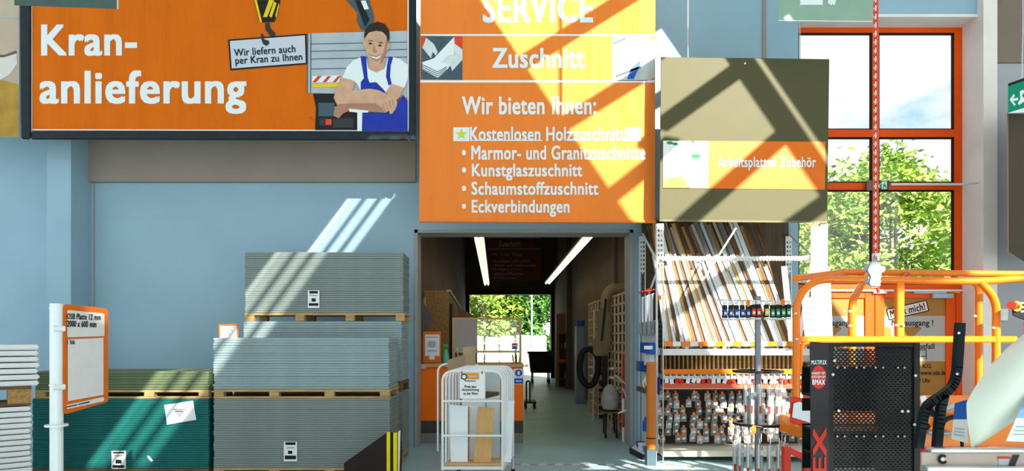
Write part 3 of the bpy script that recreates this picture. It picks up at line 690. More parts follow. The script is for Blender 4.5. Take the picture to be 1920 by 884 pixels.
# ------------------------------------------------------------------ dark board with hazard stripes in front of the stacks
HD = 6.75
hb = thing('ramp_guard', 'dark brown slanted guard with yellow and black hazard edge before the grey stack', 'guard', (X(690, HD), HD, 0))
S = at(HD)
zf = VY + EYE * FPX / HD
MB().plate(S, [(645, 869), (724, 813), (724, zf), (645, zf)], -.03, 0).build('side_panel', m_dark_panel, hb)
MB().plate(S, [(724, 811), (747, 812), (747, zf), (724, zf)], -.05, .004).build('post', m_rubber, hb)
MB().rect(S, 725, 731.5, 811, zf - 1, .006).build('yellow_stripe', m_hazard_y, hb)
MB().rect(S, 737.5, 744.5, 812, zf - 1, .006).build('yellow_stripe', m_hazard_y, hb)
MB().plate(S, [(746, 812), (749, 808), (751, 808), (748.5, zf), (746, zf)], -.05, .008).build('pale_edge', m_cream, hb)
MB().plate(S, [(749, 815), (752, 808), (754, 848), (752, zf), (749, zf)], -.05, .0).build('rubber_edge', m_rubber, hb)

# ------------------------------------------------------------------ counter in the doorway and what stands on it
CY0, CY1 = 9.62, 10.3; ct = Z(683, CY0)
m_counter = M('counter_orange', (.97, .17, .0), .45, var=.03)
co = thing('service_counter', 'orange service counter with a wooden top and grey plinth, inside the doorway', 'counter', (X(885, CY0), CY0, 0))
x0, x1 = X(788, CY0), X(981, CY0)
MB().box(x0, x1, CY0, CY1, Z(790, CY0), ct - .05).build('orange_body', m_counter, co, bevel=.004)
MB().box(x0, x1, CY0, CY1, Z(813, CY0), Z(790, CY0) - .001).build('dark_band', M('plinth_dark', (.06, .06, .055), .6), co)
MB().box(x0, x1, CY0, CY1, Z(833, CY0), Z(813, CY0) - .001).build('grey_plinth', M('plinth_grey', (.20, .20, .19), .6), co)
MB().box(x0, x1, CY0 - .01, CY1, .0, Z(833, CY0)).build('base_rail', m_wood, co)
MB().box(x0 - .0, x1 + .01, CY0 - .04, CY1 + .05, ct - .05, ct).build('worktop', m_oak, co, bevel=.006)
S = at(CY0)
MB().flat(S, [(972.5 + 7 * math.cos(k * .33), 700 + 6.5 * math.sin(k * .33)) for k in range(19)], .006).rect(S, 964, 981, 710, 720, .006).build('blue_notice', m_blue_plastic, co)
MB().rect(S, 963, 982, 692, 721, .003).build('notice_sheet', m_paper, co)
MB().flat(S, [(972.5 + 2.5 * math.cos(k * .6), 700 + 4 * math.sin(k * .6)) for k in range(11)], .008).rect(S, 967, 978, 714, 716, .008).build('notice_print', m_white, co)
MB().rect(at(CY0 - .041), 788, 799, 684, 692, .001).build('label_patch', m_silver, co)
S = at(9.7)
of = thing('menu_stand', 'orange framed notice stand on the left end of the counter', 'sign', S.pt(810, 680))
MB().plate(S, [(793, 622), (827, 622), (827, 680), (793, 680)], -.015, 0).build('frame', m_orange, of, bevel=.003)
MB().rect(S, 797, 824, 628, 668, .002).build('paper', m_paper, of)
MB().rect(S, 802, 817, 640, 652, .004).rect(S, 799, 821, 632, 634, .004).rect(S, 801, 819, 657, 660, .004).build('printing', m_silver, of)
MB().plate(S, [(805, 664), (815, 664), (815, 675), (805, 675)], .004, .012).build('clip', m_white, of)
MB().box(S.pt(793, 680).x, S.pt(827, 680).x, 9.66, 9.8, ct, ct + .012).build('foot', m_orange, of)
bo = thing('spray_bottle', 'green spray bottle on the counter beside the orange notice stand', 'bottle', (X(836, 9.75), 9.75, ct))
c_ = (X(836, 9.75), 9.75, ct)
MB().lathe([(.045, 0), (.052, .02), (.052, .12), (.03, .19), (.018, .22)], 18, c_).build('bottle_body', M('mint_plastic', (.10, .50, .32), .3), bo, smooth=True)
MB().lathe([(.02, .22), (.024, .23), (.02, .26)], 14, c_).box(c_[0] - .05, c_[0] + .03, 9.73, 9.77, ct + .255, ct + .30).build('spray_head', m_green_plastic, bo, bevel=.004)
MB().box(c_[0] - .045, c_[0] - .03, 9.74, 9.76, ct + .19, ct + .255).build('trigger', m_green_plastic, bo)
S = at(9.85)
fs = thing('screen_guard', 'wood framed clear screen standing on the counter', 'screen', S.pt(912, 683))
z_ = 681.4
MB().plate(S, [(848, 597), (853, 597), (853, z_), (848, z_)], -.03, 0).build('post', m_oak, fs)
MB().plate(S, [(973.5, 597), (978, 597), (978, z_), (973.5, z_)], -.03, 0).build('post', m_oak, fs)
MB().plate(S, [(848, 596), (978, 596), (978, 600), (848, 600)], -.032, .002).build('top_rail', m_oak, fs)
MB().plate(S, [(853, 658), (973.5, 658), (973.5, 662), (853, 662)], -.03, 0).build('lower_rail', m_oak, fs)
MB().plate(S, [(853, 600), (973.5, 600), (973.5, 658), (853, 658)], -.02, -.015).build('clear_pane', m_glass, fs)
sg = MB().plate(S, [(959, 644), (971, 644), (971, 656), (959, 656)], .0, .003).build('notice', m_white, fs)
MB().rect(S, 959.5, 970.5, 644, 648, .005).build('red_band', m_redp, sg)
MB().rect(S, 961, 969, 650, 655, .005).build('blue_mark', m_blue_plastic, sg)
# small tools standing on the counter's right end
for i, (px, lb_) in enumerate(((963, 'leftmost'), (968, 'middle'), (973, 'rightmost'))):
    solid('marker_pen', MB().tube([(X(px, 9.9), 9.9, ct), (X(px + (i - 1) * 2, 9.92), 9.92, ct + .13)], .012, 8), (m_red, m_dark, m_wood_dark)[i], 'pen standing on the right end of the counter, %s of three' % lb_, 'pen', 'pens on the counter')
# folders leaning behind the screen
for i in range(3):
    solid('ring_folder', MB().bar((X(857 + i * 6, 10.05), 10.05, ct + .01), (X(851 + i * 6, 10.05), 10.05, ct + .24), .035, .22, (0, 1, 0)), (m_slate, m_board_pale, m_slate)[i], 'folder leaning behind the counter screen, %s of three' % ('left', 'middle', 'right')[i], 'folder', 'folders on the counter')

# ------------------------------------------------------------------ back room
def tube_lamp(xa, da, xb, db, z, label):
    t = thing('strip_light', label, 'lamp', (xa, da, z))
    L = thing
    a, b_ = Vector((xa, da, z)), Vector((xb, db, z))
    MB().bar(a + Vector((0, 0, .045)), b_ + Vector((0, 0, .045)), .17, .05, (0, 0, 1)).build('housing', m_reflector, t)
    for s in (-.045, .045): MB().cyl(a + Vector((s, .02, 0)), b_ + Vector((s, -.02, 0)), .018, 10).build('tube', m_tube_light, t)
    for f in (.08, .35, .65, .92):
        q = a.lerp(b_, f); MB().tube([q + Vector((0, 0, .07)), Vector((q.x, q.y, RH))], .006, 6).build('hanger', m_dark, t)
tube_lamp(-.32, 9.95, -.36, 19.3, 3.21, 'left fluorescent strip light in the back room')
tube_lamp(1.46, 9.85, 1.45, 19.0, 3.22, 'right fluorescent strip light in the back room')
S = at(FD - .03)
fp = thing('poster', 'dim orange Zuschnitt poster on the far wall of the back room', 'poster', S.pt(965, 527))
MB().plate(S, [(912, 380), (1014, 380), (1014, 527), (912, 527)], -.02, 0).build('poster_fabric', M('dimmed_poster_orange', (.36, .07, .02), .6, var=.05), fp)  # poster orange darkened: the back room's dimness is put into the colour
MB().rect(S, 912, 1014, 446, 447.5, .004).rect(S, 912, 1014, 466.5, 468, .004).build('divider_line', m_white, fp)
write(fp, 'SERVICE', S, 938, 990, 420, 443, m_white, .004, .04)
write(fp, 'Zuschnitt', S, 935, 977, 452, 463, m_white, .004, .03)
for i, (t_, xb, yb) in enumerate((('Wir bieten Ihnen:', 980, 474), ('• Kostenlosen Holzzuschnitt', 994, 487), ('• Marmor- und Granitzuschnitte', 1004, 495), ('• Kunstglaszuschnitt', 976, 503), ('• Schaumstoffzuschnitt', 982, 511), ('• Eckverbindungen', 970, 519))):
    write(fp, t_, S, 922, xb, yb, yb + (7 if i == 0 else 5.5), m_white, .004, .02)
MB().flat(S, [(908 + 5 * math.cos(k * .6), 457 + 5 * math.sin(k * .6)) for k in range(11)], .006).flat(S, [(1007 + 6 * math.cos(k * .6), 457 + 6 * math.sin(k * .6)) for k in range(11)], .006).build('round_picture', m_slate, fp)
# board bin and leaning sheets on the left
bx = thing('board_bin', 'brown chipboard bin with a pale top edge at the left of the back room', 'bin', (-1.2, 13, 0))
S = at(11.4)
MB().plate(S, [(796, 545), (842, 545), (842, 790), (796, 790)], -.04, 0).build('front_board', m_osb, bx)
MB().prism([[(11.41, 0.02), (17.5, 0.02), (17.5, 2.15), (11.41, 2.42)]], lambda y, z: Vector((X(842, 11.4), y, z)), lambda y, z: Vector((X(842, 11.4) - .03, y, z))).build('side_board', M('grey_brown_board', (.24, .17, .11), .8, var=.1), bx)
MB().bar((X(842, 11.4) - .01, 11.4, 2.43), (X(842, 11.4) - .01, 17.5, 2.16), .07, .03, (0, 0, 1)).build('top_edge', m_cream, bx)
MB().bar((X(842, 11.4) + .03, 11.5, 0.02), (X(842, 11.4) + .03, 11.5, 2.2), .05, .05).build('dark_post', m_dark, bx)
S = at(13.5)
solid('particle_board', MB().plate(S, [(859, 576), (895, 596), (895, 775.7), (859, 775.7)], -.03, 0), M('grey_brown_panel', (.26, .18, .11), .8, var=.1), 'tall brown panel leaning beyond the counter', 'panel')
S = at(10.4)
solid('hanging_cloth', MB().plate(S, [(787, 558), (790, 552), (793, 562), (798, 575), (812, 599), (800, 622), (797, 640), (793, 622), (787, 640)], -.03, 0).cyl((RX0 + .002, 10.41, Z(556, 10.4)), (X(792, 10.4), 10.41, Z(556, 10.4)), .01), m_grey_cloth, 'grey cloth hanging at the left edge of the doorway', 'cloth')
solid('wooden_pole', MB().tube([(X(799, 10.45), 10.45, 0), (X(796, 10.5), 10.5, Z(558, 10.5)), ], .02, 8), m_oak, 'pale wooden pole standing behind the grey cloth', 'pole')
for i, (px, ya, yb) in enumerate(((789, 565, 690), (793, 640, 700), (790, 590, 660))):
    solid('leaning_offcut', MB().bar(Vector((X(px, 10.5 + i * .1), 10.5 + i * .1, 0.0)), P(px + 2, ya, 10.55 + i * .1), .05, .02), (m_oak, m_white, m_wood)[i], 'narrow %s offcut leaning at the left edge of the doorway' % ('long oak', 'short white', 'rough wooden')[i], 'offcut')
# cut-timber racks on the right
def timber_rack(xf, y0, y1, z1, label, rows, cols, plates):
    r = thing('timber_rack', label, 'rack', (xf + .15, (y0 + y1) / 2, 0), 'timber racks of the back room')
    MB().box(xf + .22, xf + .24, y0, y1, 0.02, z1).build('back_panel', m_dark_panel, r)
    mr = M('rack_timber', (.62, .46, .28), .8, var=.2, vscale=6)
    for i in range(rows + 1):
        z = .1 + (z1 - .12) * i / rows
        MB().box(xf, xf + .20, y0, y1, z - .015, z + .015).build('shelf', mr, r)
    for k in range(cols + 1):
        y = y0 + (y1 - y0) * k / cols
        MB().box(xf + .004, xf + .03, y - .02, y + .02, 0, z1).build('upright', mr, r)
    return r
timber_rack(1.93, 9.75, 11.4, Z(556, 11.0), 'nearer wooden timber rack on the right of the back room', 14, 5, 0)
timber_rack(1.93, 12.55, 13.8, Z(566, 13.0), 'farther wooden timber rack on the right of the back room', 13, 4, 0)
for i, (y, z, m_) in enumerate(((10.90, 5, m_white), (10.90, 6, m_white), (10.57, 4, m_white), (10.57, 3, m_white), (10.90, 2, m_pink_film), (13.33, 5, m_white), (13.02, 4, m_white), (13.02, 2, m_pink_film))):
    solid('cut_panel', MB().box(1.88, 2.14, y - .125, y + .125, .1 + (z_ := ((Z(556, 11.0) - .12) / 14 if y < 12 else (Z(566, 13.0) - .12) / 13) * z) + .02, .1 + z_ + .05), m_, '%s cut panel lying in the %s timber rack, %s' % ('pale pink' if m_ is m_pink_film else 'white', 'nearer' if y < 13 else 'farther', ('topmost', 'second from the top', 'third from the top', 'fourth from the top', 'lowest', 'topmost', 'in the middle', 'lowest')[i]), 'panel', 'cut panels in the racks')
dd = 10.9
du = thing('extraction_duct', 'beige extraction duct arching down in front of the timber racks', 'duct', (1.8, dd, 0))
pts = arc([P(1176, 541, dd), P(1136, 541, dd), P(1132, 640, dd)], .28, 8)
MB().tube(pts, .085, 14).build('duct_pipe', m_duct, du, smooth=True)
MB().plate(at(dd - .1), [(1118, 590), (1128, 575), (1146, 585), (1146, 640), (1140, 668), (1112, 668), (1112, 640), (1120, 625)], -.22, 0).build('filter_housing', M('housing_brown', (.22, .16, .08), .6, var=.1), du, bevel=.03, seg=2)
MB().plate(at(dd - .1), [(1128, 668), (1140, 668), (1138, 760), (1128, 760)], -.1, 0).build('support_column', m_dark, du)
MB().plate(at(dd - .11), [(1134, 560), (1138, 562), (1130, 640), (1126, 640)], 0, .01).build('dark_cable', m_dark, du)
solid('pale_lath', MB().tube([P(1112, VY + EYE * FPX / 12.3, 12.3), P(1115, 582, 12.45)], .02, 8), m_cream, 'thin pale lath standing before the farther timber rack', 'lath')
HQ = 11.2; hp = [P(a_, c_2, HQ) for a_, c_2 in ((1090, 665), (1086, 690), (1090, 712), (1100, 725), (1113, 722), (1121, 700), (1122, 670), (1110, 655), (1097, 655))]
solid('black_hose', MB().tube(arc(hp, .08, 4, True), .055, 12, closed=True).cyl(P(1104, 655, HQ), (1.932, HQ, Z(655, HQ)), .02), m_rubber, 'thick black hose coiled in a loop before the racks', 'hose', smooth=True)
solid('dust_bag', MB().lathe([(.04, 0), (.12, .03), (.15, .14), (.14, .26), (.10, .36), (.04, .42)], 18, (X(1144, 10.2), 10.2, Z(771, 10.2))), M('grey_plastic_bag', (.34, .33, .31), .6, var=.15, vscale=9, bump=.5, bscale=9), 'grey plastic dust bag hanging low beside the doorway', 'bag', smooth=True)
cr = thing('tool_cart', 'small dark cart carrying the grey dust bag beside the doorway', 'cart', (X(1144, 10.2), 10.2, 0))
xc = X(1144, 10.2)
for sx in (-.09, .09):
    for sy in (-.1, .1): MB().cyl((xc + sx, 10.2 + sy, .05), (xc + sx * .8, 10.2 + sy, Z(771, 10.2)), .014, 8).build('leg', m_dark, cr)
MB().box(xc - .13, xc + .13, 10.06, 10.34, Z(771, 10.2) - .025, Z(771, 10.2) - .003).build('tray', m_wood_dark, cr)
for sx in (-.09, .09): MB().cyl((xc + sx - .015, 10.1, .04), (xc + sx + .015, 10.1, .04), .04, 14).build('wheel', m_rubber, cr)
bp = thing('barrier_pole', 'red and white banded pole standing at the right doorway edge', 'pole', (X(1169, 9.75), 9.75, 0))
for k in range(6):
    MB().cyl((X(1169, 9.75), 9.75, k * .22), (X(1169, 9.75), 9.75, (k + 1) * .22 - .001), .02, 10).build('band', m_white if k in (0, 2) else m_red, bp)
for i, (ang, ln) in enumerate(((40, .22), (65, .16), (-20, .14))):
    a = Vector((DX1 - .026, 9.4, Z(722 + i * 24, 9.4))); solid('hand_clamp', MB().tube([a, a + Vector((-math.cos(R(ang)) * ln, 0, math.sin(R(ang)) * ln))], .012, 8), m_galv, 'grey hand clamp hanging at the right doorway edge, %s of three' % ('top', 'middle', 'lowest')[i], 'clamp', 'hand clamps at the doorway')
# far right corner: shelf, blue cabinet, crate
sh_ = thing('wooden_shelf', 'dark wooden shelf in the far right corner of the back room', 'shelf', (1.7, 22, 0))
y0 = 21.0; xa, xb = X(1046, y0), X(1080, y0)
for x in (xa, xb): MB().box(x - .04, x + .04, y0, y0 + .4, 0, Z(622, y0)).build('upright', m_osb, sh_)
for z in (.25, .75, 1.25, 1.72): MB().box(xa, xb, y0, y0 + .4, z, z + .03).build('shelf_board', m_wood_dark, sh_)
MB().box(xa, xb, y0 + .38, y0 + .4, 0, 1.75).build('back_board', m_wood_dark, sh_)
solid('back_panel_board', MB().box(X(1042, 22), RX1 - .02, 21.6, 21.64, 0, Z(589, 21.6)), m_osb, 'reddish brown chipboard panel behind the far shelf', 'panel')
solid('orange_rag', MB().lathe([(.09, 0), (.13, .04), (.11, .10), (.04, .14)], 12, (X(1054, 21.2), 21.18, .782)), m_lift, 'orange bundle lying on the far wooden shelf', 'bundle', smooth=True)
solid('blue_bucket', MB().lathe([(.08, 0), (.10, .13), (.09, .13)], 14, (X(1089.5, 15.5), 15.53, Z(612, 15.5))), m_blue_plastic, 'bright blue tub on top of the tall grey cabinet', 'tub', smooth=True)
cb = thing('locker', 'tall blue grey locker between the far shelf and the timber rack', 'locker', (X(1089, 15.5), 15.5, 0))
MB().box(X(1081, 15.4), X(1098, 15.4), 15.42, 15.8, 0, Z(612, 15.5) - .003).build('body', M('blue_grey_enamel', (.16, .22, .30), .5, var=.08), cb)
MB().box(X(1081, 15.4), X(1095, 15.4), 15.4, 15.42, .08, Z(614, 15.5)).build('door', M('blue_grey_door', (.22, .29, .37), .5, var=.05), cb)
for i in range(6):
    x = random.uniform(xa + .1, xb - .1); z = (.282, .282, .282, 1.282, 1.282, 1.282)[i]
    solid('storage_tin', MB().lathe([(.07, 0), (.07, .16), (.05, .18)], 12, (xa + .12 + i % 3 * .17, 21.15, z + .002)), (m_dark, m_duct, m_white, m_wood_dark, m_silver, m_dark)[i], 'dim tin on the far wooden shelf of the back room', 'tin', 'tins on the far shelf', smooth=True)
# dolly and black tub trolley
dl = thing('dolly', 'low dark dolly with an upright standing behind the counter end', 'dolly', (X(995, 14.5), 14.5, 0))
xc = X(993, 14.6)
MB().box(xc - .12, xc + .14, 14.4, 14.9, .12, .16).build('deck', m_dark, dl)
MB().tube(arc([(xc - .08, 14.45, .16), (xc - .08, 14.45, .62), (xc + .0, 14.45, .62), (xc + .0, 14.45, .16)], .05), .018, 8).build('handle', m_dark, dl)
for sx in (-.09, .11):
    for y in (14.45, 14.85): MB().cyl((xc + sx - .02, y, .06), (xc + sx + .02, y, .06), .06, 14).build('wheel', m_rubber, dl)
bt = thing('tub_trolley', 'black tub trolley on castors in the far opening', 'trolley', (X(1016, 23), 23, 0))
y0 = 22.6; S = at(y0)
MB().prism([[(X(996, y0), Z(700, y0)), (X(1033, y0), Z(700, y0)), (X(1038, y0), Z(664, y0)), (X(992, y0), Z(664, y0))]], lambda x, z: Vector((x, y0, z)), lambda x, z: Vector((x, y0 + .8, z))).build('tub', m_rubber, bt)
MB().box(X(990, y0), X(1040, y0), y0 - .02, y0 + .84, Z(664, y0) + .001, Z(660, y0)).build('rim', m_rubber, bt)
MB().box(X(1028, y0), X(1039, y0), y0 - .05, y0 + .2, Z(664, y0) - .1, Z(658, y0)).build('blue_cloth', M('blue_cloth', (.03, .07, .22), .8), bt)
for sx in (999, 1030):
    for y in (y0 + .06, y0 + .74):
        MB().cyl((X(sx, y0), y, Z(700, y0) - .001), (X(sx, y0), y, .12), .025, 8).build('castor_fork', m_galv, bt)
        MB().cyl((X(sx, y0) - .03, y, .065), (X(sx, y0) + .03, y, .065), .065, 14).build('castor_wheel', m_rubber, bt)

# ------------------------------------------------------------------ offcut trolley in front of the doorway
TD = 6.4
tw = thing('board_trolley', 'white hoop trolley holding sheet offcuts in front of the doorway', 'trolley', (X(890, 6.7), 6.7, 0))
zt = Z(697, TD); zb = Z(880, TD); hw = .30
def hoop(cx, y, z0, z1, hw_=hw, r=.013):
    return MB().tube(arc([(cx - hw_, y, z0), (cx - hw_, y, z1), (cx + hw_, y, z1), (cx + hw_, y, z0)], .11, 8), r, 10)
hx = []
for k in range(6):
    cx = X(886, TD) + .024 * k; y = TD + .14 * k; hx.append((cx, y))
    hoop(cx, y, zb, zt + .004 * k).build('hoop', m_white_metal, tw, smooth=True)
cx, y = hx[0]
for py in (753, 818): MB().cyl((cx - hw, y, Z(py, TD)), (cx + hw, y, Z(py, TD)), .012, 10).build('cross_bar', m_white_metal, tw, smooth=True)
for s in (-1, 1): MB().bar((hx[0][0] + s * hw, hx[0][1], zb + .01), (hx[-1][0] + s * hw, hx[-1][1] + .14, zb + .01), .03, .04, (0, 0, 1)).build('side_rail', m_white_metal, tw)
MB().bar((cx - hw, y, zb + .01), (cx + hw, y, zb + .01), .03, .03, (0, 0, 1)).build('front_rail', m_white_metal, tw)
MB().prism([[(hx[0][0] - hw + .02, TD + .02), (hx[0][0] + hw - .02, TD + .02), (hx[-1][0] + hw - .02, hx[-1][1] + .1), (hx[-1][0] - hw + .02, hx[-1][1] + .1)]], lambda a, c: Vector((a, c, zb + .05)), lambda a, c: Vector((a, c, zb + .03))).build('wooden_floor', m_oak, tw)
hoop(X(862, 7.3), 7.26, zb + .03, Z(683, 7.3), .245).build('tall_hoop', m_white_metal, tw, smooth=True)
for (ax, ay) in ((hx[0][0] - hw, TD + .04), (hx[0][0] + hw, TD + .04), (hx[-1][0] - hw, hx[-1][1]), (hx[-1][0] + hw, hx[-1][1])):
    MB().cyl((ax, ay, zb - .01), (ax, ay, .10), .014, 8).build('castor_fork', m_galv, tw)
    MB().cyl((ax - .02, ay, .06), (ax + .02, ay, .06), .06, 16).build('castor_wheel', m_rubber, tw)
zfl = zb + .052
def offcut(d, pts, lean, mat, label, th=.016):
    """sheet standing on the trolley floor, outline in pixels, leaning back by lean metres"""
    s0 = at(d); z0 = zfl; hgt = max(s0.pt(*p).z for p in pts) - z0
    def tilt(v): v = Vector(v); return Vector((v.x, v.y + lean * (v.z - z0) / hgt, max(v.z, z0)))
    g = MB().plate(s0, pts, -th, 0); g.v = [tilt(v) for v in g.v]
    return solid('sheet_offcut', g, mat, label, 'offcut', 'sheet offcuts in the white trolley')
m_blueboard = M('pale_blue_board', (.55, .63, .66), .6, var=.04)
offcut(6.50, [(842, 760), (877, 763), (877, 880), (845, 880)], .04, m_white, 'white offcut at the front left of the trolley')
offcut(6.47, [(896, 764), (927, 767), (920, 880), (888, 880)], .05, m_oak, 'oak coloured offcut at the front right of the trolley')
offcut(6.62, [(880, 762), (895, 760), (889, 880), (880, 880)], .03, m_white, 'narrow white offcut between the front white and oak ones')
offcut(6.60, [(875, 764), (880, 764), (880, 880), (876, 880)], .03, m_wood, 'thin brown strip behind the front white offcut')
offcut(6.70, [(912, 750), (937, 745), (937, 880), (915, 880)], .05, m_blueboard, 'pale blue grey offcut behind the oak one')
offcut(6.76, [(866, 694), (910, 694), (910, 876), (866, 876)], .05, m_white, 'large white sheet standing behind the paper notice')
offcut(6.92, [(908, 696), (938, 696), (938, 870), (908, 870)], .05, m_blueboard, 'tall pale grey sheet at the back right of the trolley')
offcut(6.86, [(910, 735), (936, 736), (936, 870), (910, 870)], .03, m_wood_dark, 'dark brown sheet in the middle of the trolley')
offcut(6.82, [(908, 749), (937, 742), (937, 874), (908, 874)], .02, m_white, 'white sheet with a slanted top right of the notice')
offcut(7.15, [(838, 676), (872, 665), (868, 800), (846, 850), (838, 850)], .05, M('brown_fibreboard', (.33, .22, .12), .75, var=.1), 'brown fibreboard at the back left of the trolley')
offcut(7.2, [(868, 652), (892, 650), (889, 850), (872, 850)], .0, M('tan_fibreboard', (.38, .27, .16), .75, var=.1), 'tallest tan board standing at the back of the trolley')
g = MB().bar(P(951, 871, 6.52) + Vector((0, 0, .02)), P(958, 752, 6.72), .075, .018, (0, 1, 0))
solid('sheet_offcut', g, m_white, 'white plank leaning outside the trolley on its right', 'offcut', 'sheet offcuts in the white trolley')
S = at(6.375)
nt_ = thing('notice', 'white price notice with an orange heading hung on the trolley hoop', 'notice', S.pt(884, 750))
MB().plate(S, [(862, 699), (909, 699), (909, 748), (862, 748)], -.003, 0).build('sheet', m_paper, nt_)
MB().plate(S, [(864, 700), (898, 700), (898, 712), (864, 712)], .0005, .002).build('orange_heading', M('heading_orange', (.74, .28, .01), .5), nt_)
MB().flat(S, [(870 + 6 * math.cos(k * .4), 707 + 6 * math.sin(k * .4)) for k in range(16)], .004).build('emblem', m_slate, nt_)
MB().flat(S, [(870 + 3.5 * math.cos(k * .8), 707 + 3.5 * math.sin(k * .8)) for k in range(8)], .005).build('emblem_centre', m_white, nt_)
write(nt_, 'Zuschnitt', S, 879, 895, 704, 708, m_white, .004, .03)
write(nt_, 'Restposten', S, 871, 892, 713, 717, m_black, .002, .04)
write(nt_, 'Preis laut', S, 871, 893, 723, 728, m_black, .002, .05)
write(nt_, 'Auszeichnung', S, 866, 898, 729, 735, m_black, .002, .05)
write(nt_, 'an der Ware', S, 869, 896, 736, 741, m_black, .002, .05)
for px in (866, 904): MB().cyl(S.pt(px, 701, .004), S.pt(px, 695, -.03), .006, 8).build('hook', m_dark, nt_)
# floor tape
tp = thing('floor_tape', 'red and white tape line on the floor before the doorway', 'tape', (.5, 7.95, .001))
b = MB(); b2 = MB()
for k in range(24):
    (b if k % 2 else b2).box(-.35 + k * .105, -.35 + (k + 1) * .105, 7.93, 7.97, .001, .003)
b.build('red_band', M('worn_red', (.45, .16, .14), .6), tp); b2.build('white_band', m_white, tp)

# ------------------------------------------------------------------ shelf unit with profiles
SD = 8.05; SB = 9.08
sx0, sx1 = X(1231, SD), X(1552, SD)
ps = lambda py: Z(py, SD)
sh = thing('shelf_unit', 'white steel shelf unit of accessories under the olive sign box', 'shelf', ((sx0 + sx1) / 2, SD, 0))
def upright(x, y, z1, w_=.09):
    """perforated steel post: a strip with real slots"""
    loops = [[(0, 0), (w_, 0), (w_, z1), (0, z1)]]
    z = .06
    while z < z1 - .06:
        for cx in (w_ * .3, w_ * .7): loops.append([(cx - .010, z), (cx - .010, z + .030), (cx + .010, z + .030), (cx + .010, z)])
        z += .062
    g = MB().prism(loops, lambda a, c: Vector((x + a, y, c)), lambda a, c: Vector((x + a, y + .004, c)))
    g.box(x, x + .004, y + .004, y + .05, 0, z1).box(x + w_ - .004, x + w_, y + .004, y + .05, 0, z1)
    return g
for x in (sx0, sx1 - .09):
    for y in (SD, SB - .05): upright(x, y, ps(418) - .01).build('upright', m_rack_white, sh)
    g = MB(); zz = .3; k = 0
    while zz < 2.7:
        a, c = (SD + .05, SB - .05) if k % 2 == 0 else (SB - .05, SD + .05)
        g.bar((x + .045, a, zz), (x + .045, c, zz + .55), .03, .015, (1, 0, 0)); zz += .55; k += 1
    g.build('side_brace', m_rack_white, sh)
MB().box(sx0 + .03, sx0 + .036, SD + .06, SB - .06, .12, ps(600)).build('side_panel', m_white_metal, sh)
MB().rect(at(SD - .003), 1234, 1240, 554, 563, .001).build('orange_clip', m_lift, sh)
MB().box(sx0 + .09, sx1 - .09, SD + .02, SB - .05, ps(667), ps(655)).build('shelf_board', m_rack_white, sh, bevel=.004)
MB().box(sx0 + .09, sx1 - .09, SD + .02, SB - .05, ps(858), ps(847)).build('bottom_shelf', m_cream, sh, bevel=.004)
MB().box(sx0 + .09, sx1 - .09, SD + .6, SD + .62, .0, ps(667)).build('back_panel', M('brown_back', (.07, .05, .04), .7, var=.15, vscale=8), sh)
g = MB().box(sx0 + .04, sx1 - .04, SB - .035, SB - .02, ps(667), Z(414, SB)); g.build('upper_back_panel', M('brown_upper_back', (.11, .075, .045), .7, var=.3, vscale=5, vstretch=(6, 1, .3)), sh)
for i in range(34):
    x = sx0 + .11 + i * (sx1 - sx0 - .24) / 33
    MB().box(x, x + .022, SD + .45, SD + .6, ps(702), ps(668)).build('divider', m_wood, sh)
for (ya, yb, m_) in ((693, 702, m_lift), (719, 729, M('coral_rail', (.72, .12, .06), .5))):
    MB().box(sx0 + .09, sx1 - .09, SD + .02, SD + .04, ps(yb), ps(ya)).build('price_rail', m_, sh)
MB().box(sx0 + .09, sx1 - .09, SD + .05, SD + .6, ps(712), ps(706)).build('middle_shelf', m_rack_white, sh)
MB().box(sx0 + .09, sx1 - .09, SD + .05, SD + .6, ps(731), ps(725)).build('lower_shelf', m_rack_white, sh)
for i in range(26):
    x = sx0 + .10 + i * (sx1 - sx0 - .22) / 25
    MB().box(x, x + .012, SD + .02, SD + .4, ps(711), ps(703)).build('rail_divider', m_rack_white, sh)
g = MB()
for i in range(9):
    xa = sx0 + .09 + (sx1 - sx0 - .18) * i / 9; xb = sx0 + .09 + (sx1 - sx0 - .18) * (i + .55) / 9
    MB().box(xa, xb, SD + .016, SD + .020, ps(650), ps(641)).build('orange_tag', m_lift, sh)
MB().box(sx0 + .09, sx1 - .09, SD + .02, SD + .04, ps(650), ps(641)).build('front_rail', m_rack_white, sh)
# twisted white bar holding the profiles
tb = thing('profile_bar', 'twisted white cord bar stretched across the leaning profiles', 'bar', (sx0, SD, ps(486)))
for ph in (0, math.pi):
    pts = []
    n = 150
    for k in range(n + 1):
        t = k / n; x = sx0 + .05 + (sx1 - sx0 - .1) * t; a = t * 2 * math.pi * 26 + ph
        pts.append((x, SD - .03 + .018 * math.cos(a), ps(486) + .018 * math.sin(a)))
    MB().tube(pts, .017, 6).build('strand', m_rack_white, tb, smooth=True)
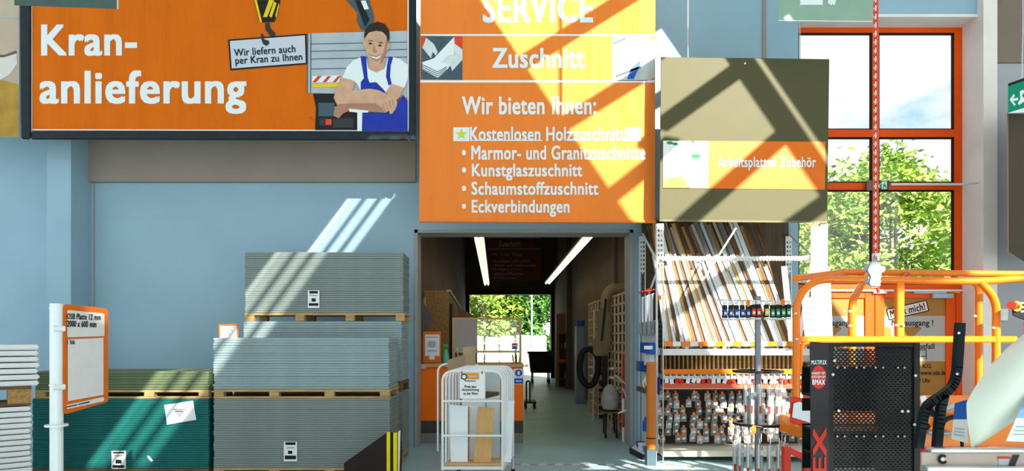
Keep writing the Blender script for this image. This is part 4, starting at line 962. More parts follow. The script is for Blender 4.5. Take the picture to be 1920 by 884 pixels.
# profiles leaning against the back
kinds = [('white_profile', m_white, 'white profile strip leaning in the upper shelf', 'white profiles'),
         ('aluminium_profile', m_alu, 'silver aluminium profile leaning in the upper shelf', 'aluminium profiles'),
         ('wooden_profile', m_oak, 'wood coloured profile leaning in the upper shelf', 'wooden profiles'),
         ('beige_profile', m_cream, 'beige edge profile leaning in the upper shelf', 'beige profiles'),
         ('brown_profile', m_wood_dark, 'dark brown profile leaning in the upper shelf', 'brown profiles'),
         ('grey_profile', M('taupe_profile', (.24, .20, .165), .5, var=.1), 'taupe grey profile leaning in the upper shelf', 'taupe grey profiles')]
random.seed(21)
zs_ = ps(655) + .004
seq = [0, 4, 1, 2, 0, 4, 1, 0, 3, 4, 1, 2, 0, 4, 3, 0, 1, 4, 2, 3, 1, 4]
N = 96
for i in range(N):
    t = i / (N - 1); xb = sx0 + .17 + (sx1 - sx0 - .42) * t
    row = i % 3
    lean = -.14 - .34 * min(1, t * 2.2) + random.uniform(-.012, .012) + .10 * max(0, t - .75) / .25
    ht = random.uniform(1.66, 1.78) if row == 2 or random.random() < .22 else random.uniform(1.02, 1.32)
    ya = SD + .14 + .07 * row; yb = SB - .10 - .12 * (2 - row)
    f = ht / 1.78
    nm, mm, lb_, gp = kinds[(4, 2, 4, 5, 3, 4, 5)[i // 3 % 7] if row == 2 else seq[(i * (row + 1)) % len(seq)]]  # back row mostly dark: shade below the sign box put into its colours
    wd = random.choice((.03, .036, .044, .052)); th = random.uniform(.008, .02)
    a = Vector((xb, ya, zs_ + .01)); c = Vector((max(sx0 + .12, xb + lean * f), ya + (yb - ya) * f, zs_ + ht))
    g = MB().bar(a, c, wd, th, (0, 1, 0))
    d_ = (c - a).normalized(); q = Vector((1, 0, 0))
    g.bar(a + q * wd * .42 - Vector((0, .008, 0)), c + q * wd * .42 - Vector((0, .008, 0)), wd * .16, th + .012, (0, 1, 0))
    solid(nm, g, mm, lb_, 'profile', gp + ' in the upper shelf')
solid('diagonal_rod', MB().tube([P(1316, 530, SD - .06), P(1380, 428, SD + .02)], .012, 8), m_cream, 'thin beige rod lying slanted across the profiles', 'rod')
# wide bright strips at the right end
for i, (xa, ya, xb, yb, wd, mm, lb_) in enumerate(((1537, 660, 1535, 425, .20, m_white, 'broad white panel strip at the right end of the shelf, widest of the strips'),
        (1549, 655, 1543, 520, .06, m_cream, 'beige strip right of the broad white panel strip'),
        (1558, 650, 1552, 505, .05, m_white, 'white strip leaning outside the shelf, nearest the window'),
        (1497, 645, 1527, 470, .05, m_white, 'white strip crossing towards the right end of the shelf'),
        (1484, 640, 1470, 500, .07, m_white, 'broad white strip left of the lift railing'))):
    solid('panel_strip', MB().bar(P(xa, ya, 7.92), P(xb, yb, 7.98), wd, .012), mm, lb_, 'strip', 'bright strips at the shelf end')
S = at(7.86)
pt_ = thing('dotted_sheet', 'white sheet with dotted printing hanging behind the lift railing', 'sheet', S.pt(1517, 640))
MB().plate(S, [(1503, 560), (1533, 558), (1531, 640), (1510, 640)], -.004, 0).build('sheet', m_paper, pt_)
for yy in (563, 570, 577, 588, 598, 608, 618):
    g = MB()
    for k in range(7): g.rect(S, 1508 + k * 3.2, 1510 + k * 3.2, yy, yy + 2, .002)
    g.build('dotted_line', m_slate, pt_)
MB().tube([S.pt(1518, 559, -.002), Vector((sx1 - .05, SD - .005, S.pt(1518, 559).z + .1))], .005, 6).build('hanging_wire', m_galv, pt_)
# goods under the upper rail and on the middle shelf: small bags, copied
random.seed(5)
pouch = None
pm_ = [M('hinge_bag_grey', (.24, .24, .235), .3, var=.5, vscale=40, bump=.5, bscale=60), M('hinge_bag_white', (.50, .50, .49), .3, var=.4, vscale=40, bump=.5, bscale=60)]
def bag_proto(name, mat, label, group):
    t = thing(name, label, 'bag', (0, 0, 0), group)
    MB().plate(at(0), [], 0, 0) if False else None
    g = MB(); w_, h_ = .078, .105
    vs = []; n = 5
    for s in (0, 1):
        for j in range(n):
            for i in range(n):
                u_, v_ = i / (n - 1), j / (n - 1)
                bul = .018 * math.sin(math.pi * u_) * math.sin(math.pi * min(1, v_ * 1.05)) + .002
                vs.append(((u_ - .5) * w_, (-bul if s == 0 else bul), -h_ * (1 - v_) - .02))
    fs = []
    for s in (0, 1):
        for j in range(n - 1):
            for i in range(n - 1):
                k = s * n * n + j * n + i; q = (k, k + 1, k + n + 1, k + n); fs.append(q if s == 0 else q[::-1])
    g.add(vs, fs).build('pouch', mat, t, smooth=True)
    MB().box(-.016, .016, -.006, -.003, -.03, .012).build('header_tag', m_lift, t)
    MB().cyl((0, -.003, .0), (0, .10, .006), .003, 6).build('hook_wire', m_galv, t)
    MB().box(-.018, .018, -.0225, -.0205, -.085, -.055).build('label_strip', m_paper, t)
    return t
protos = [bag_proto('fitting_bag', pm_[0], 'small grey bag of fittings with an orange tag hung on the shelf panel', 'grey fitting bags hung on the shelf panel'),
          bag_proto('fitting_bag', pm_[1], 'small white bag of fittings with an orange tag hung on the shelf panel', 'white fitting bags hung on the shelf panel')]
used = [False, False]
for r_ in range(7):
    for c_ in range(19):
        if random.random() < .06: continue
        k = 0 if random.random() < .62 else 1
        x = sx0 + .15 + c_ * (sx1 - sx0 - .30) / 18 + random.uniform(-.03, .03); z = ps(740 + r_ * 13.6) + random.uniform(-.01, .01)
        loc = (x, SD + .42 + random.uniform(-.06, .04), z)
        if not used[k]: protos[k].location = loc; used[k] = True
        else: dup(protos[k], loc, random.uniform(-.25, .25))
# boxes of fittings and price tags on the middle shelves
proto = None
for i in range(24):
    x = sx0 + .14 + i * (sx1 - sx0 - .28) / 23
    if proto is None:
        g = MB().lathe([(.02, 0), (.04, .01), (.045, .04), (.03, .07), (.012, .08)], 9, (x, SD + .12, ps(706) + .004))
        proto = solid('fitting_pouch', g, pm_[1], 'crumpled pouch of fittings standing above the orange price rail', 'pouch', 'pouches above the price rail', smooth=True); p0 = proto.location.copy(); px0 = x
    else: dup(proto, p0 + Vector((x - px0, random.uniform(-.01, .05), random.uniform(0, .001))), random.uniform(0, 6))
proto = {}
for i in range(30):
    x = sx0 + .13 + i * (sx1 - sx0 - .26) / 29; red = i % 5 in (2, 3) or i > 21
    if red not in proto:
        g = MB().box(x - .024, x + .024, SD + .006, SD + .009, ps(719), ps(710))
        proto[red] = solid('price_tag', g, m_red if red else m_paper, '%s price tag hanging above the lower coral rail' % ('red' if red else 'white'), 'tag', ('red' if red else 'white') + ' price tags of the shelf'); proto[red]['x'] = x
    else:
        q = proto[red]; c = dup(q, q.location + Vector((x - q['x'], random.uniform(-.012, .004), random.uniform(-.012, .006)))); c.rotation_euler = (0, random.uniform(-.5, .5), 0)
for q in proto.values():
    if 'x' in q: del q['x']
for o in list(COL.objects):
    if 'x' in o.keys(): del o['x']
for i in range(16):
    x = sx0 + .16 + i * (sx1 - sx0 - .36) / 15
    solid('end_cap', MB().lathe([(.024, 0), (.026, .05), (.014, .07)], 8, (x, SD + .07, ps(655) + .002)), (m_dark, m_wood, m_white, m_slate)[i % 4], '%s end cap standing on the shelf behind the orange tags' % ('black', 'brown', 'white', 'dark grey')[i % 4], 'end cap', '%s end caps' % ('black', 'brown', 'white', 'dark grey')[i % 4])
# the outer left side of the shelf: hung goods
S3 = lambda px, py, d: P(px, py, d)
xs = sx0 + .028
def side_item(name, mb, mat, label, cat, group=None, **kw): return solid(name, mb, mat, label, cat, group, **kw)
for i in range(7):
    y = SD + .25 + i * .10; z = ps(550)
    side_item('hanging_tube', MB().cyl((xs - .03, y, z - .42), (xs - .03, y, z), .020, 10).cyl((xs - .03, y, z + .004), (xs + .002, y, z + .01), .005, 6), m_alu if i % 2 else m_silver, 'grey tube hung on the outer shelf side below the red hooks', 'tube', 'grey tubes on the shelf side', smooth=True)
for i in range(8):
    y = SD + .22 + i * .09; z = ps(541)
    side_item('red_hook', MB().tube([(xs + .002, y, z), (xs - .05, y, z), (xs - .055, y, z + .02)], .008, 6), m_red, 'small red hook on the outer shelf side', 'hook', 'red hooks on the shelf side')
for i in range(9):
    y = SD + .2 + i * .085; z = ps(602)
    side_item('hinge_card', MB().box(xs - .05, xs - .02, y - .03, y + .03, z - .17, z).cyl((xs - .03, y, z), (xs + .002, y, z), .005, 6), pm_[1] if i % 3 else pm_[0], 'grey blister card hung on the outer shelf side above the blue box', 'card', 'blister cards on the shelf side')
bb = thing('blue_box', 'bright blue box with white lettering on the outer shelf side', 'box', (xs - .06, SD + .35, ps(662)))
MB().box(xs - .10, xs, SD + .08, SD + .62, ps(664), ps(643)).build('box_body', m_blue_plastic, bb)
MB().box(X(1208, SD + .07), X(1224, SD + .07), SD + .076, SD + .0785, ps(656), ps(649)).build('white_band', m_white, bb)
for i in range(3):
    y = SD + .18 + i * .16
    side_item('white_card', MB().box(xs - .07, xs - .01, y - .002, y + .002, ps(688), ps(667)).cyl((xs - .03, y, ps(667)), (xs + .002, y, ps(667)), .004, 6), m_white, 'white card hung on the shelf side below the blue box, %s of three' % ('nearest', 'middle', 'farthest')[i], 'card', 'white cards on the shelf side')
side_item('blue_pack', MB().box(xs - .10, xs, SD + .62, SD + .86, ps(702), ps(682)), M('navy_pack', (.015, .06, .26), .4, var=.2, vscale=30), 'dark blue pack hung on the shelf side near the doorway', 'pack', bevel=.01)
for i, (dy, mm, nm) in enumerate(((.30, m_cream, 'cream'), (.42, m_white, 'white'), (.55, m_wood, 'brown'))):
    z = ps(718 + i * 7)
    pts = [(xs - .05 + .05 * math.cos(a), SD + dy, z + .075 * math.sin(a)) for a in [k * .42 for k in range(15)]]
    side_item('edge_band_roll', MB().tube(pts, .012, 8, closed=True), mm, '%s roll of edging hung on the outer shelf side' % nm, 'roll', smooth=True)
side_item('wooden_tray', MB().box(xs - .12, xs, SD + .3, SD + .75, ps(742), ps(733)), m_wood_dark, 'brown tray fixed low on the outer shelf side', 'tray')
side_item('blue_bottle', MB().lathe([(.035, 0), (.042, .02), (.042, .12), (.018, .16), (.018, .19)], 14, (xs - .05, SD + .5, ps(820))), m_blue_plastic, 'blue bottle on the shelf side left of the orange pipe', 'bottle', smooth=True)
pp = thing('drain_pipe', 'tall orange plastic drain pipe standing at the left shelf post', 'pipe', (X(1221, 7.93), 7.93, .1))
pc_ = (X(1220.5, 7.93), 7.93, 0)
MB().lathe([(.055, Z(842, 7.93)), (.055, Z(686, 7.93)), (.062, Z(685, 7.93)), (.062, Z(679.5, 7.93)), (.050, Z(679.5, 7.93))], 24, pc_).build('pipe_body', M('pipe_orange', (.60, .17, .02), .45, var=.05), pp, smooth=True)
MB().lathe([(.0562, Z(823, 7.93)), (.0562, Z(821, 7.93))], 24, pc_).build('seal_ring', m_dark, pp)
MB().box(pc_[0] - .06, pc_[0] + .05, 7.88, 7.99, 0.0, Z(842, 7.93) - .001).build('foot_block', m_slate, pp)
g = MB().tube([(sx0 + .03, SD - .012, ps(708)), (sx0 + .022, SD - .014, ps(740))], [.022, .014], 8)
side_item('blue_strap', g, M('navy_cloth', (.02, .03, .16), .7), 'dark blue strap hanging on the front of the left shelf post', 'strap')
ty = thing('goods_tray', 'white floor tray with packs at the foot of the shelf side', 'tray', (xs - .15, SD + .5, 0))
MB().prism([[(X(1180, 8.75), 8.75), (X(1205, 8.25), 8.25), (xs + .02, 8.25), (xs + .02, 8.95), (X(1184, 8.95), 8.95)]], lambda a, c: Vector((a, c, .07)), lambda a, c: Vector((a, c, .0))).build('tray_body', m_dark, ty)
MB().prism([[(X(1181, 8.75) + .02, 8.75), (X(1205, 8.25) + .01, 8.27), (xs, 8.27), (xs, 8.93), (X(1185, 8.95) + .02, 8.93)]], lambda a, c: Vector((a, c, .078)), lambda a, c: Vector((a, c, .071))).build('white_liner', m_white, ty)
for i, (px, d, mm) in enumerate(((1198, 8.8, m_blue), (1201, 8.68, m_white), (1205, 8.56, m_white), (1209, 8.46, m_silver), (1212, 8.36, m_blue_plastic))):
    solid('putty_tub', MB().lathe([(.05, 0), (.055, .05), (.06, .055), (.058, .07)], 16, (X(px, d) + .02, d, .08)), mm, '%s tub in the floor tray, %s in the row' % (('dark blue', 'white', 'white', 'grey', 'bright blue')[i], ('rearmost', 'second', 'third', 'fourth', 'front')[i]), 'tub', 'tubs in the floor tray', smooth=True)

# ------------------------------------------------------------------ revolving stand with tubes
VD = 6.0
vx = X(1421, VD)
vs_ = thing('revolving_stand', 'revolving display stand with a grey pole and black discs before the shelf', 'stand', (vx, VD, 0))
pv = lambda py: Z(py, VD)
MB().cyl((vx, VD, .02), (vx, VD, pv(556)), .028, 20).build('pole', M('pole_grey_blue', (.22, .27, .31), .35, .6, var=.05), vs_, smooth=True)
MB().lathe([(.24, 0), (.24, .02), (.05, .04)], 28, (vx, VD, 0)).build('base', m_dark, vs_, smooth=True)
for py in (699, 797):
    g = MB().lathe([(.225, 0), (.225, .022), (.19, .022), (.19, .006), (.03, .006), (.03, 0)], 36, (vx, VD, pv(py)))
    g.build('disc', m_dark, vs_, smooth=True)
    for k in range(10):
        a = k * math.pi / 5 + .2; MB().cyl((vx + .19 * math.cos(a), VD + .19 * math.sin(a), pv(py) - .002), (vx + .19 * math.cos(a), VD + .19 * math.sin(a), pv(py) - .05), .005, 6).build('hook', m_galv, vs_)
MB().cyl((X(1345, VD), VD - .02, pv(563)), (X(1476, VD), VD - .02, pv(566)), .007, 8).build('cross_wire', m_galv, vs_)
def tube_pack(label, group, col, x, zt, y, cap):
    t = thing('sealant_tube', label, 'tube', (x, y, zt), group)
    w2 = .022
    MB().prism([[(x - w2, zt - .035), (x + w2, zt - .035), (x + w2 * 1.1, zt - .155), (x - w2 * 1.1, zt - .155)]], lambda a, c: Vector((a, y - .012, c)), lambda a, c: Vector((a, y + .012, c))).build('tube_body', m_black, t, bevel=.005)
    MB().prism([[(x - w2 * .75, zt - .075), (x + w2 * .75, zt - .075), (x + w2 * .8, zt - .14), (x - w2 * .8, zt - .14)]], lambda a, c: Vector((a, y - .0145, c)), lambda a, c: Vector((a, y - .0125, c))).build('colour_band', col, t)
    MB().box(x - w2 * .5, x + w2 * .5, y - .0165, y - .0148, zt - .125, zt - .10).build('label_strip', m_white, t)
    MB().box(x - w2 * 1.1, x + w2 * 1.1, y - .010, y + .010, zt - .178, zt - .157).build('foot_cap', cap, t, bevel=.004)
    MB().box(x - w2 * .8, x + w2 * .8, y - .004, y + .004, zt - .034, zt + .002).build('hang_tab', m_white, t)
    return t
m_gp = M('green_print', (.02, .32, .14), .5); m_cap = M('pale_cap', (.62, .72, .76), .4)
first = tube_pack('black tube with a blue band in the left group on the revolving stand', 'blue banded tubes on the stand', m_blue_plastic, X(1357, VD), pv(566), VD - .03, m_cap)
for k in range(1, 5): dup(first, (X(1357 + k * 10.5, VD), VD - .03 - .004 * k, pv(566)))
first = tube_pack('black tube with a red band hung just left of the stand pole', 'red banded tubes on the stand', m_redp, X(1407, VD), pv(565), VD - .07, m_cap)
dup(first, (X(1416, VD), VD - .075, pv(565)))
tube_pack('tube with a yellow band hung just right of the stand pole', None, m_yellow, X(1432, VD), pv(565), VD - .06, m_cap)
first = tube_pack('black tube with a green band in the right group on the revolving stand', 'green banded tubes on the stand', m_gp, X(1444, VD), pv(566), VD - .05, m_cap)
for k in range(1, 4): dup(first, (X(1444 + k * 9.5, VD), VD - .05 - .004 * k, pv(566) + .002 * k))
for px, z, lb_ in ((1403, 568, 'left of'), (1468, 566, 'right of')):
    s1 = at(VD - .10); solid('round_price_tag', MB().plate(s1, [(px + 4 * math.cos(k * .45), z + 1 + 7 * math.sin(k * .45)) for k in range(14)], 0, .003), m_lift, 'orange oval price tag hanging %s the stand pole' % lb_, 'tag')
s1 = at(VD - .25); solid('round_price_tag', MB().plate(s1, [(1413 + 5 * math.cos(k * .45), 807 + 9 * math.sin(k * .45)) for k in range(14)], 0, .003).cyl(s1.pt(1413, 799, 0), Vector((vx - .01, VD - .2, pv(797))), .003, 6), m_lift, 'orange oval price tag below the lower disc of the stand', 'tag')
def blister(x, y, zt, h, label, group):
    t = thing('blister_tube', label, 'pack', (x, y, zt), group)
    MB().cyl((x, y, zt - h), (x, y, zt - .02), .03, 14).build('clear_tube', m_film, t, smooth=True)
    MB().cyl((x, y, zt - h + .03), (x, y, zt - h * .45), .016, 10).build('contents', m_alu, t, smooth=True)
    MB().box(x - .028, x - .014, y - .034, y - .030, zt - h * .48, zt).build('white_strip', m_white, t)
    MB().prism([[(x - .030, zt - h * .48), (x - .012, zt - h * .48), (x - .015, zt - h * .66), (x - .027, zt - h * .66)]], lambda a, c: Vector((a, y - .034, c)), lambda a, c: Vector((a, y - .030, c))).build('red_tip', m_red, t)
    MB().box(x - .008, x + .024, y - .0345, y - .0315, zt - .10, zt - .06).build('label_strip', m_paper, t)
    MB().cyl((x, y, zt), (x, y, zt + .05), .004, 6).build('hook_wire', m_galv, t)
    return t
first = None
for k in range(7):
    a = R(-170 + k * 26); loc = (vx + .05 + .17 * math.cos(a), VD + .17 * math.sin(a), pv(722))
    if first is None: first = blister(*loc, .38, 'clear tube pack with a red tipped strip hung under the upper disc', 'tube packs under the upper disc')
    else: dup(first, loc)
first = None
for k in range(9):
    a = R(-185 + k * 24); loc = (vx + .02 + .22 * math.cos(a), VD + .22 * math.sin(a), pv(826))
    if first is None: first = blister(*loc, .46, 'clear tube pack with a red tipped strip hung under the lower disc', 'tube packs under the lower disc')
    else: dup(first, loc)

# ------------------------------------------------------------------ orange lifting platform
LD, LB = 5.0, 5.8
lf = thing('lift_platform', 'orange lifting platform with tubular guard rails before the double door', 'lift', (X(1690, 5.4), 5.4, 0))
def T(pts, rad=.09, r_=.029, name='guard_rail', mat=None): return MB().tube(arc(pts, rad, 6), r_, 12).build(name, mat or m_lift, lf, smooth=True)
q = lambda px, py, d=LD: P(px, py, d)
def yy(v, y): return v
# front frame: left post bends into the top rail, right post
T([q(1493, 800), q(1493, 560), q(1527, 524), q(1845, 528), q(1960, 519)], .12, name='front_rail')
T([q(1838, 529), q(1868, 562), q(1867, 800)], .10, name='corner_post')
T([q(1492, 523, 5.02), q(1578, 511, LB), q(1990, 515, LB)], .05, name='rear_rail')
T([q(1597, 800, 5.05), q(1597, 566, 5.05), q(1628, 513, LB)], .14, name='bent_post')
MB().bar(q(1686, 634, 5.0), q(1686, 529, 5.0), .058, .05).build('post', m_lift, lf, bevel=.006)
T([q(1686, 545, 5.05), q(1690, 527, 5.1), q(1702, 514, LB)], .06, .02, 'rail_bracket', m_red)
T([q(1835, 800, 5.25), q(1835, 536, 5.25), q(1822, 527, 5.3), q(1800, 524, 5.6)], .06, name='rear_post')
MB().bar(q(1488, 637), q(1905, 637), .05, .045).build('middle_rail', m_lift, lf, bevel=.008)
T([q(1500, 700), q(1502, 645), q(1520, 641), q(1575, 642), q(1585, 652)], .06, .018, 'bent_handle')
MB().bar(q(1510, 640.5), q(1600, 640.5), .012, .01).build('latch_rail', m_galv, lf)
for px, py in ((1582, 586), (1594, 586), (1594, 613), (1681, 612), (1693, 612), (1828, 595), (1863, 617), (1492, 590), (1494, 638)):
    MB().lathe([(.012, 0), (.012, .012), (.004, .016)], 8, tuple(q(px, py, LD - .035))).build('bolt', m_white_metal, lf)
MB().box(q(1545, 795).x, q(1905, 795).x, LD + .04, LB, .72, .88).build('platform_deck', m_lift, lf, bevel=.01)
# red side unit on the left
MB().plate(at(LD - .04), [(1482, 744), (1521, 750), (1521, 806), (1481, 792)], -.05, 0).build('red_panel', m_red, lf, bevel=.006)
MB().plate(at(LD - .045), [(1488, 757), (1499, 754), (1521, 762), (1521, 794), (1485, 783)], 0, .008).build('white_cover', m_white, lf)
MB().bar(q(1474, 884, LD - .2), q(1474, 838, LD - .2), .05, .05).bar(q(1472, 842, LD - .2), q(1521, 864, LD - .2), .045, .045).bar(q(1512, 900, LD - .2), q(1512, 860, LD - .2), .05, .05).build('stabiliser_leg', m_red, lf)
for px in (1474, 1512): MB().bar(q(px, 884, LD - .2), Vector((q(px, 884, LD - .2).x, LD - .2, 0)), .045, .045).build('stabiliser_leg', m_red, lf)
MB().box(q(1508, 680).x, q(1521, 680).x, LD - .03, LD + .06, pv(742) if False else Z(742, LD), Z(680, LD)).build('black_lock', m_rubber, lf, bevel=.01)
# machine body on the right under the platform
MB().plate(at(4.6), [(1722, 742), (1800, 742), (1920, 750), (1960, 790), (1960, 838), (1722, 838)], -.5, 0).build('machine_body', m_lift, lf, bevel=.02, seg=2)
MB().plate(at(4.58), [(1724, 840), (1960, 842), (1960, 900), (1724, 900)], -.5, 0).build('chassis', m_red, lf, bevel=.02)
for px, py in ((1735, 800), (1752, 775)): MB().cyl(q(px, py, 4.60), q(px, py, 4.57), .03, 16).build('hose_port', m_rubber, lf)
MB().tube(arc([q(1765, 806, 4.55), q(1768, 790, 4.55), q(1785, 782, 4.55), q(1806, 784, 4.55)], .06), .016, 10).build('hydraulic_hose', m_rubber, lf, smooth=True)
MB().tube(arc([q(1740, 812, 4.56), q(1770, 815, 4.54), q(1790, 812, 4.56)], .05), .014, 10).build('hydraulic_hose', m_steel, lf, smooth=True)
MB().plate(at(4.56), [(1724, 745), (1735, 742), (1740, 752), (1728, 757)], 0, .02).build('white_valve', m_white, lf, bevel=.004)
MB().plate(at(4.56), [(1750, 768), (1788, 756), (1792, 766), (1755, 778)], 0, .03).build('grey_cylinder', m_steel, lf, bevel=.006)
MB().cyl((X(1560, 5.4), 5.1, .17), (X(1560, 5.4), 5.25, .17), .17, 24).cyl((X(1860, 5.4), 5.1, .17), (X(1860, 5.4), 5.25, .17), .17, 24).build('wheel', m_rubber, lf)
MB().box(X(1560, 5.4), X(1860, 5.4), 5.12, 5.7, .10, .30).bar((X(1580, 5.4), 5.3, .28), (X(1840, 5.4), 5.3, .74), .09, .08).bar((X(1840, 5.4), 5.5, .28), (X(1580, 5.4), 5.5, .74), .09, .08).build('scissor_frame', m_red, lf)
# control box at the right edge
S = at(4.85)
cbx = thing('control_box', 'black control box with a red emergency button at the right edge', 'control box', S.pt(1912, 605))
MB().plate(S, [(1897, 571), (1950, 558), (1950, 612), (1898, 592)], -.08, 0).build('box_body', m_dark, cbx, bevel=.006)
def ring(cx, cy, r0, r1, off, sh):
    n = 20; o = [(cx + r1 * math.cos(k * 2 * math.pi / n), cy + r1 * math.sin(k * 2 * math.pi / n)) for k in range(n)]
    i = [(cx + r0 * math.cos(k * 2 * math.pi / n), cy + r0 * math.sin(k * 2 * math.pi / n)) for k in range(n)]
    return MB().prism([o, i], lambda a, c: sh.pt(a, c, off), lambda a, c: sh.pt(a, c, .001))
ring(1907, 575, 5, 9.5, .02, S).build('yellow_ring', m_yellow, cbx)
MB().lathe([(.018, 0), (.018, .03), (.032, .035), (.034, .05), (.02, .06)], 16, (0, 0, 0)).mesh if False else None
MB().cyl(S.pt(1906, 575, .0), S.pt(1900, 574, .05), .014, 12).cyl(S.pt(1901, 574, .045), S.pt(1896, 573, .07), .030, 16).build('emergency_button', m_redp, cbx, smooth=True)
for y in (567, 575, 583): MB().rect(S, 1914, 1930, y, y + 3, .003).build('marking', m_white, cbx)
MB().tube([S.pt(1925, 606, -.05), q(1925, 637, LD)], .02, 8).build('bracket', m_lift, cbx)

# ------------------------------------------------------------------ pendant supply hanging from the roof
ND2 = 4.55
pn = thing('supply_pendant', 'red supply pole with a chain and grey socket block hanging before the window', 'pendant', P(1640, 540, ND2))
pq = lambda px, py: P(px, py, ND2)
MB().cyl(pq(1642, 478), Vector((pq(1642, 478).x, ND2, 8.99)), .017, 12).build('red_pole', M('pendant_red', (.66, .07, .02), .4), pn, smooth=True)
z0 = pq(1637, 486).z; xk = pq(1637, 486).x
k = 0; zc = z0
while zc < Z(-10, ND2):
    c0 = Vector((xk, ND2 - .025, zc)); a = (k % 2) * math.pi / 2
    pts = [c0 + Vector((math.cos(a) * .010 * math.cos(t), math.sin(a) * .010 * math.cos(t), .020 * math.sin(t))) for t in [i * .7 for i in range(9)]]
    MB().tube(pts, .004, 5, closed=True).build('chain_link', m_white_metal if k % 2 else m_redp, pn); zc += .030; k += 1
MB().cyl((xk, ND2 - .025, zc), (xk, ND2 - .025, 8.99), .006, 6).build('chain_top', m_galv, pn)
blk = [(1632, 488), (1647, 488), (1653, 500), (1655, 512), (1650, 520), (1653, 532), (1648, 540), (1632, 540), (1626, 532), (1630, 520), (1623, 508), (1627, 497)]
MB().plate(at(ND2 - .05), blk, -.10, 0).build('socket_block', M('socket_grey', (.33, .36, .40), .45, var=.05), pn, bevel=.012, seg=2)
for dx, dy in ((-11, -2), (11, 0), (-9, 22)): MB().cyl(pq(1639 + dx, 506 + dy), pq(1639 + dx * 1.5, 505 + dy), .025, 14).build('socket', m_silver, pn, smooth=True)
MB().cyl(pq(1642, 476), pq(1642, 490), .024, 14).build('pole_end', m_white_metal, pn, smooth=True)
MB().cyl(pq(1646, 538), pq(1647, 550), .012, 10).build('cable_stub', m_redp, pn, smooth=True)

# ------------------------------------------------------------------ black perforated display cabinet
KD = 3.3
kb = thing('display_cabinet', 'black display cabinet with a perforated front and red EX lettering, right foreground', 'cabinet', (X(1620, KD), KD, 0))
S = at(KD)
k0, k1, k2 = X(1557, KD), X(1713, KD), X(1722, KD); kt = Z(643, KD); kl = X(1518, KD)
MB().plate(S, [(1518, 641), (1555, 644), (1557, 1190), (1522, 1190)], -.02, .012).build('side_panel', m_cab, kb, bevel=.004)
# perforated sheet with real holes
cell = .0118; nxc = int((k1 - k0) / cell); zb_ = .10; nzc = int((kt - .03 - zb_) / cell)
vs = []; fs = []
yv = KD
def hole(i, j): return (i + j) % 2 == 0
idx = {}
def gv(x, z):
    k_ = (round(x, 5), round(z, 5))
    if k_ not in idx: idx[k_] = len(vs); vs.append((x, yv, z))
    return idx[k_]
zlow = Z(900, KD)
j0 = int((zlow - zb_) / cell)
for j in range(j0, nzc):
    for i in range(nxc):
        xa, xb = k0 + i * cell, k0 + (i + 1) * cell; za, zc = zb_ + j * cell, zb_ + (j + 1) * cell
        c4 = [gv(xa, za), gv(xb, za), gv(xb, zc), gv(xa, zc)]
        if hole(i, j):
            mx, mz, hr = (xa + xb) / 2, (za + zc) / 2, cell * .40
            h4 = [gv(mx - hr, mz - hr * .6), gv(mx + hr, mz - hr * .6), gv(mx + hr, mz + hr * .6), gv(mx - hr, mz + hr * .6)]
            for t in range(4): fs.append((c4[t], c4[(t + 1) % 4], h4[(t + 1) % 4], h4[t]))
        else: fs.append(tuple(c4))
MB().add(vs, fs).build('perforated_sheet', m_dark, kb)
MB().box(k0, k1, KD, KD + .004, .08, zb_ + j0 * cell).build('lower_sheet', m_dark, kb)
MB().box(k0 - .012, k0 + .012, KD - .01, KD + .03, .0, kt).build('frame_post', m_dark, kb)
MB().box(k1 - .004, k2, KD - .012, KD + .03, .0, kt).build('frame_post', m_dark, kb)
MB().box(k0, k1, KD - .008, KD + .03, kt - .022, kt).build('top_rail', m_dark, kb)
MB().box(k2 - .012, k2, KD + .03, KD + .36, .0, kt).build('right_side', m_dark, kb)
for za, zc in ((692, 745), (757, 783), (809, 900)):
    MB().box(k0, k1, KD + .30, KD + .31, Z(zc, KD), Z(za, KD)).build('back_plate', m_dark, kb)
for py in (690, 746, 812, 860): MB().box(k0, k1, KD + .03, KD + .29, Z(py, KD) - .012, Z(py, KD)).build('inner_shelf', m_dark, kb)
for py in (690, 819):
    for px in (1570, 1584, 1606, 1620, 1642, 1656, 1684, 1696): MB().cyl(S.pt(px, py, .0), S.pt(px, py, .018), .005, 8).build('peg', m_silver, kb)
for px, py in ((1562, 703), (1717, 705), (1573, 771), (1692, 772), (1703, 772), (1715, 797), (1565, 677)): MB().cyl(S.pt(px, py, .012), S.pt(px, py, .018), .007, 10).build('screw', m_galv, kb)
MB().flat(at(KD - .0005), [(1535 + 14 * math.cos(k_ * .25), 708 + 22 * math.sin(k_ * .25)) for k_ in range(25)], .014).build('red_oval', m_red, kb)
write(kb, 'MULTIPLEX', S, 1521, 1550, 676, 684, m_white, .014, .03)
write(kb, 'HANDY MIT', S, 1522, 1548, 698, 703, m_white, .017, .03)
write(kb, 'SYSTEM BY', S, 1522, 1548, 705, 710, m_white, .017, .03)
write(kb, 'BMAX', S, 1523, 1547, 712, 722, m_white, .017, .05)
write(kb, 'MULTIPLEX', S, 1524, 1550, 803, 1180, m_red, .016, .05, vert=True)

